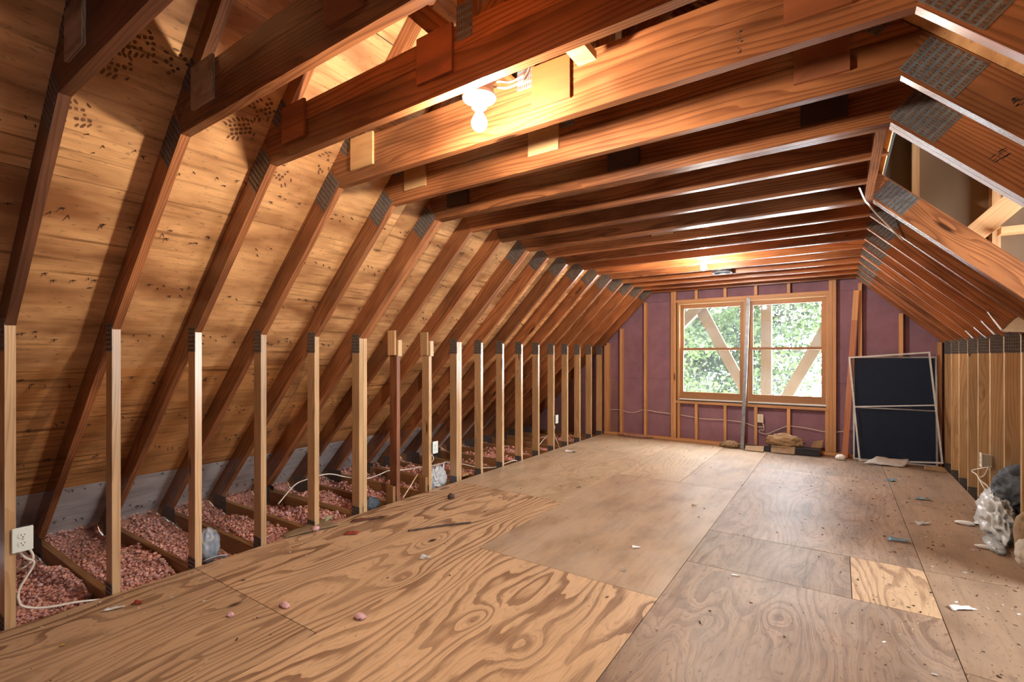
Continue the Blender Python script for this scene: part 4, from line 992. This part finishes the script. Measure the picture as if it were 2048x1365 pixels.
# ------------------------------------------------------------------ litter on the floor
def scrap(name, label, cat, x, y, L, W, mat, rz=0.0, h=0.006, seed=0):
    ca, sa = math.cos(rz), math.sin(rz)
    c = [(-L / 2, -W / 2), (L / 2, -W / 2 * 0.7), (L / 2 * 0.9, W / 2), (-L / 2 * 0.8, W / 2 * 0.8)]
    return sheet(name, label, cat, [(x + a * ca - b * sa, y + a * sa + b * ca, 0.002 + h * (k % 2)) for k, (a, b) in enumerate(c)], mat, 8, 6, h, 30.0, 0.0015, seed, None, 0.0)
scrap('red_paper', 'flat red paper scrap on the floor near the cardboard strip', 'paper', -2.93, 2.25, 0.10, 0.075, 'red', 0.6, 0.004, 1)
scrap('bark_strip', 'long red-brown bark strip on the floor beside the posts', 'bark', -3.07, 2.51, 0.27, 0.045, 'redbrown', 1.0, 0.012, 2)
mb = MB(); mb.tube(smooth_path([(-2.62, 2.508, 0.005), (-2.50, 2.70, 0.008), (-2.42, 2.82, 0.005), (-2.35, 2.909, 0.006)]), [0.007, 0.006] * 9 + [0.004], 6); tag(mb.obj('twig', M['twig'], None, True), 'thin dark twig lying on the pale plywood', 'twig')
lump('pine_cone', 'small dark brown cone on the pale plywood floor', 'cone', (-2.905, 3.31, 0.018), (0.026, 0.024, 0.024), 'twig', 0.7, 5.0, 3, 3, 0.0)
scrap('film_scrap', 'small clear film scrap on the wavy-grained plywood', 'plastic', -2.18, 2.235, 0.075, 0.05, 'bagclear', 0.4, 0.012, 3)
lump('insulation_tuft', 'pink insulation tuft on the front plywood sheet', 'insulation tuft', (-1.95, 1.545, 0.008), (0.025, 0.018, 0.012), 'pinkpale', 0.7, 4.0, 4, 3, 0.0)
lump('insulation_tuft', 'pair of pale pink tufts by the large floor knots', 'insulation tuft', (-2.36, 1.40, 0.008), (0.026, 0.014, 0.011), 'pinkpale', 0.8, 4.0, 5, 3, 0.0)
lump('insulation_tuft', 'small pink tuft beside a floor seam near the first bays', 'insulation tuft', (-2.50, 1.20, 0.007), (0.014, 0.012, 0.009), 'pinkpale', 0.7, 4.0, 6, 3, 0.0)
lump('insulation_tuft', 'pale pink tuft lying on the cardboard strip', 'insulation tuft', (-3.185, 2.13, 0.022), (0.022, 0.02, 0.014), 'pinkpale', 0.7, 4.0, 7, 3, 0.0)
scrap('wrapper', 'silver and red torn wrapper at the floor edge near the first posts', 'wrapper', -3.05, 0.90, 0.09, 0.03, 'whitescrap', 0.9, 0.010, 4)
scrap('red_wrapper', 'small red wrapper end beside the silver wrapper', 'wrapper', -3.02, 0.99, 0.05, 0.03, 'red', 0.5, 0.010, 14)
scrap('yellow_wrapper', 'tiny yellow wrapper on the front edge of the floor', 'wrapper', -2.855, 0.66, 0.022, 0.010, 'yellow', 0.8, 0.006, 5)
scrap('paper_scrap', 'white tissue scrap at the far end of the pale plywood', 'paper', -2.98, 5.82, 0.16, 0.07, 'whitescrap', 0.2, 0.018, 6)
scrap('film_scrap', 'blue film scrap on the far floor before the screens', 'plastic', 0.45, 6.32, 0.10, 0.06, 'blueshred', 0.9, 0.014, 7)
scrap('film_scrap', 'blue curved film scrap in the middle of the dusty floor', 'plastic', 0.63, 5.66, 0.11, 0.05, 'blueshred', 0.1, 0.014, 8)
scrap('film_scrap', 'crumpled blue film strip nearest on the dusty floor', 'plastic', 0.345, 4.29, 0.13, 0.045, 'blueshred', 0.2, 0.016, 9)
scrap('film_scrap', 'clear amber film scrap on the dusty floor', 'plastic', 0.53, 4.83, 0.11, 0.06, 'bagclear', 0.7, 0.014, 10)
lump('foam_piece', 'two-lobed white foam piece on the dusty floor', 'foam', (0.80, 5.00, 0.012), (0.05, 0.025, 0.015), 'whitescrap', 0.5, 2.5, 1, 3, 0.0)
lump('foam_piece', 'oval white foam piece nearest the clear wrap', 'foam', (0.815, 4.46, 0.010), (0.05, 0.022, 0.012), 'whitescrap', 0.25, 2.5, 2, 3, 0.0)
scrap('wood_chip', 'amber chip on the bare smooth plywood sheet', 'wood chip', -1.02, 4.30, 0.05, 0.025, 'kraft', 0.4, 0.014, 11)
scrap('paper_scrap', 'white paper flake on the smooth plywood sheet', 'paper', -1.13, 3.16, 0.06, 0.03, 'whitescrap', 0.5, 0.006, 12)
scrap('wood_chip', 'cream wood chip on the smooth plywood near its corner', 'wood chip', -1.07, 2.78, 0.035, 0.03, 'sack', 1.0, 0.016, 13)
scrap('plastic_bit', 'thin white plastic strip on the worn sheet beyond the seam', 'plastic', -0.50, 3.08, 0.05, 0.014, 'whitescrap', 0.2, 0.004, 15)
scrap('paper_scrap', 'pale paper flake by the dark wood shavings on the near dusty floor', 'paper', 0.52, 3.32, 0.12, 0.05, 'whitescrap', 0.5, 0.008, 16)
# fine litter: splinters, crumbs, plaster flecks
fb = MB(); RF = random.Random(21)
def fleck(x, y, s, mi):
    a = RF.uniform(0, 3.14); L = s * RF.uniform(0.8, 2.2); W = s * RF.uniform(0.25, 0.7); h = s * RF.uniform(0.15, 0.5)
    m = Matrix.Translation((x, y, h / 2 + 0.0006)) @ Matrix.Rotation(a, 4, 'Z')
    fb.box(-L / 2, L / 2, -W / 2, W / 2, -h / 2, h / 2, mi, m)
for k in range(1100):
    if RF.random() < 0.6: x = RF.triangular(-0.5, 1.0, 0.75); y = RF.uniform(2.4, 7.4)
    else: x = RF.uniform(-3.2, 1.0); y = RF.uniform(0.5, 7.4)
    if x > 0.42 and False: continue
    fleck(x, y, RF.choice([0.003, 0.004, 0.005, 0.006, 0.010]), RF.choices([0, 1, 2, 3, 4], [6, 2, 0.6, 0.3, 0.4])[0])
for k in range(110):
    fleck(RF.triangular(-3.24, -2.7, -3.2), RF.uniform(0.6, 2.6), RF.choice([0.003, 0.004, 0.006]), RF.choice([1, 1, 3, 4]))
tag(fb.obj('floor_litter', [M['twig'], M['whitescrap'], M['red'], M['pinkpale'], M['kraft']], None), 'fine splinters and crumbs scattered over the plywood floor', 'litter', None, 'stuff')
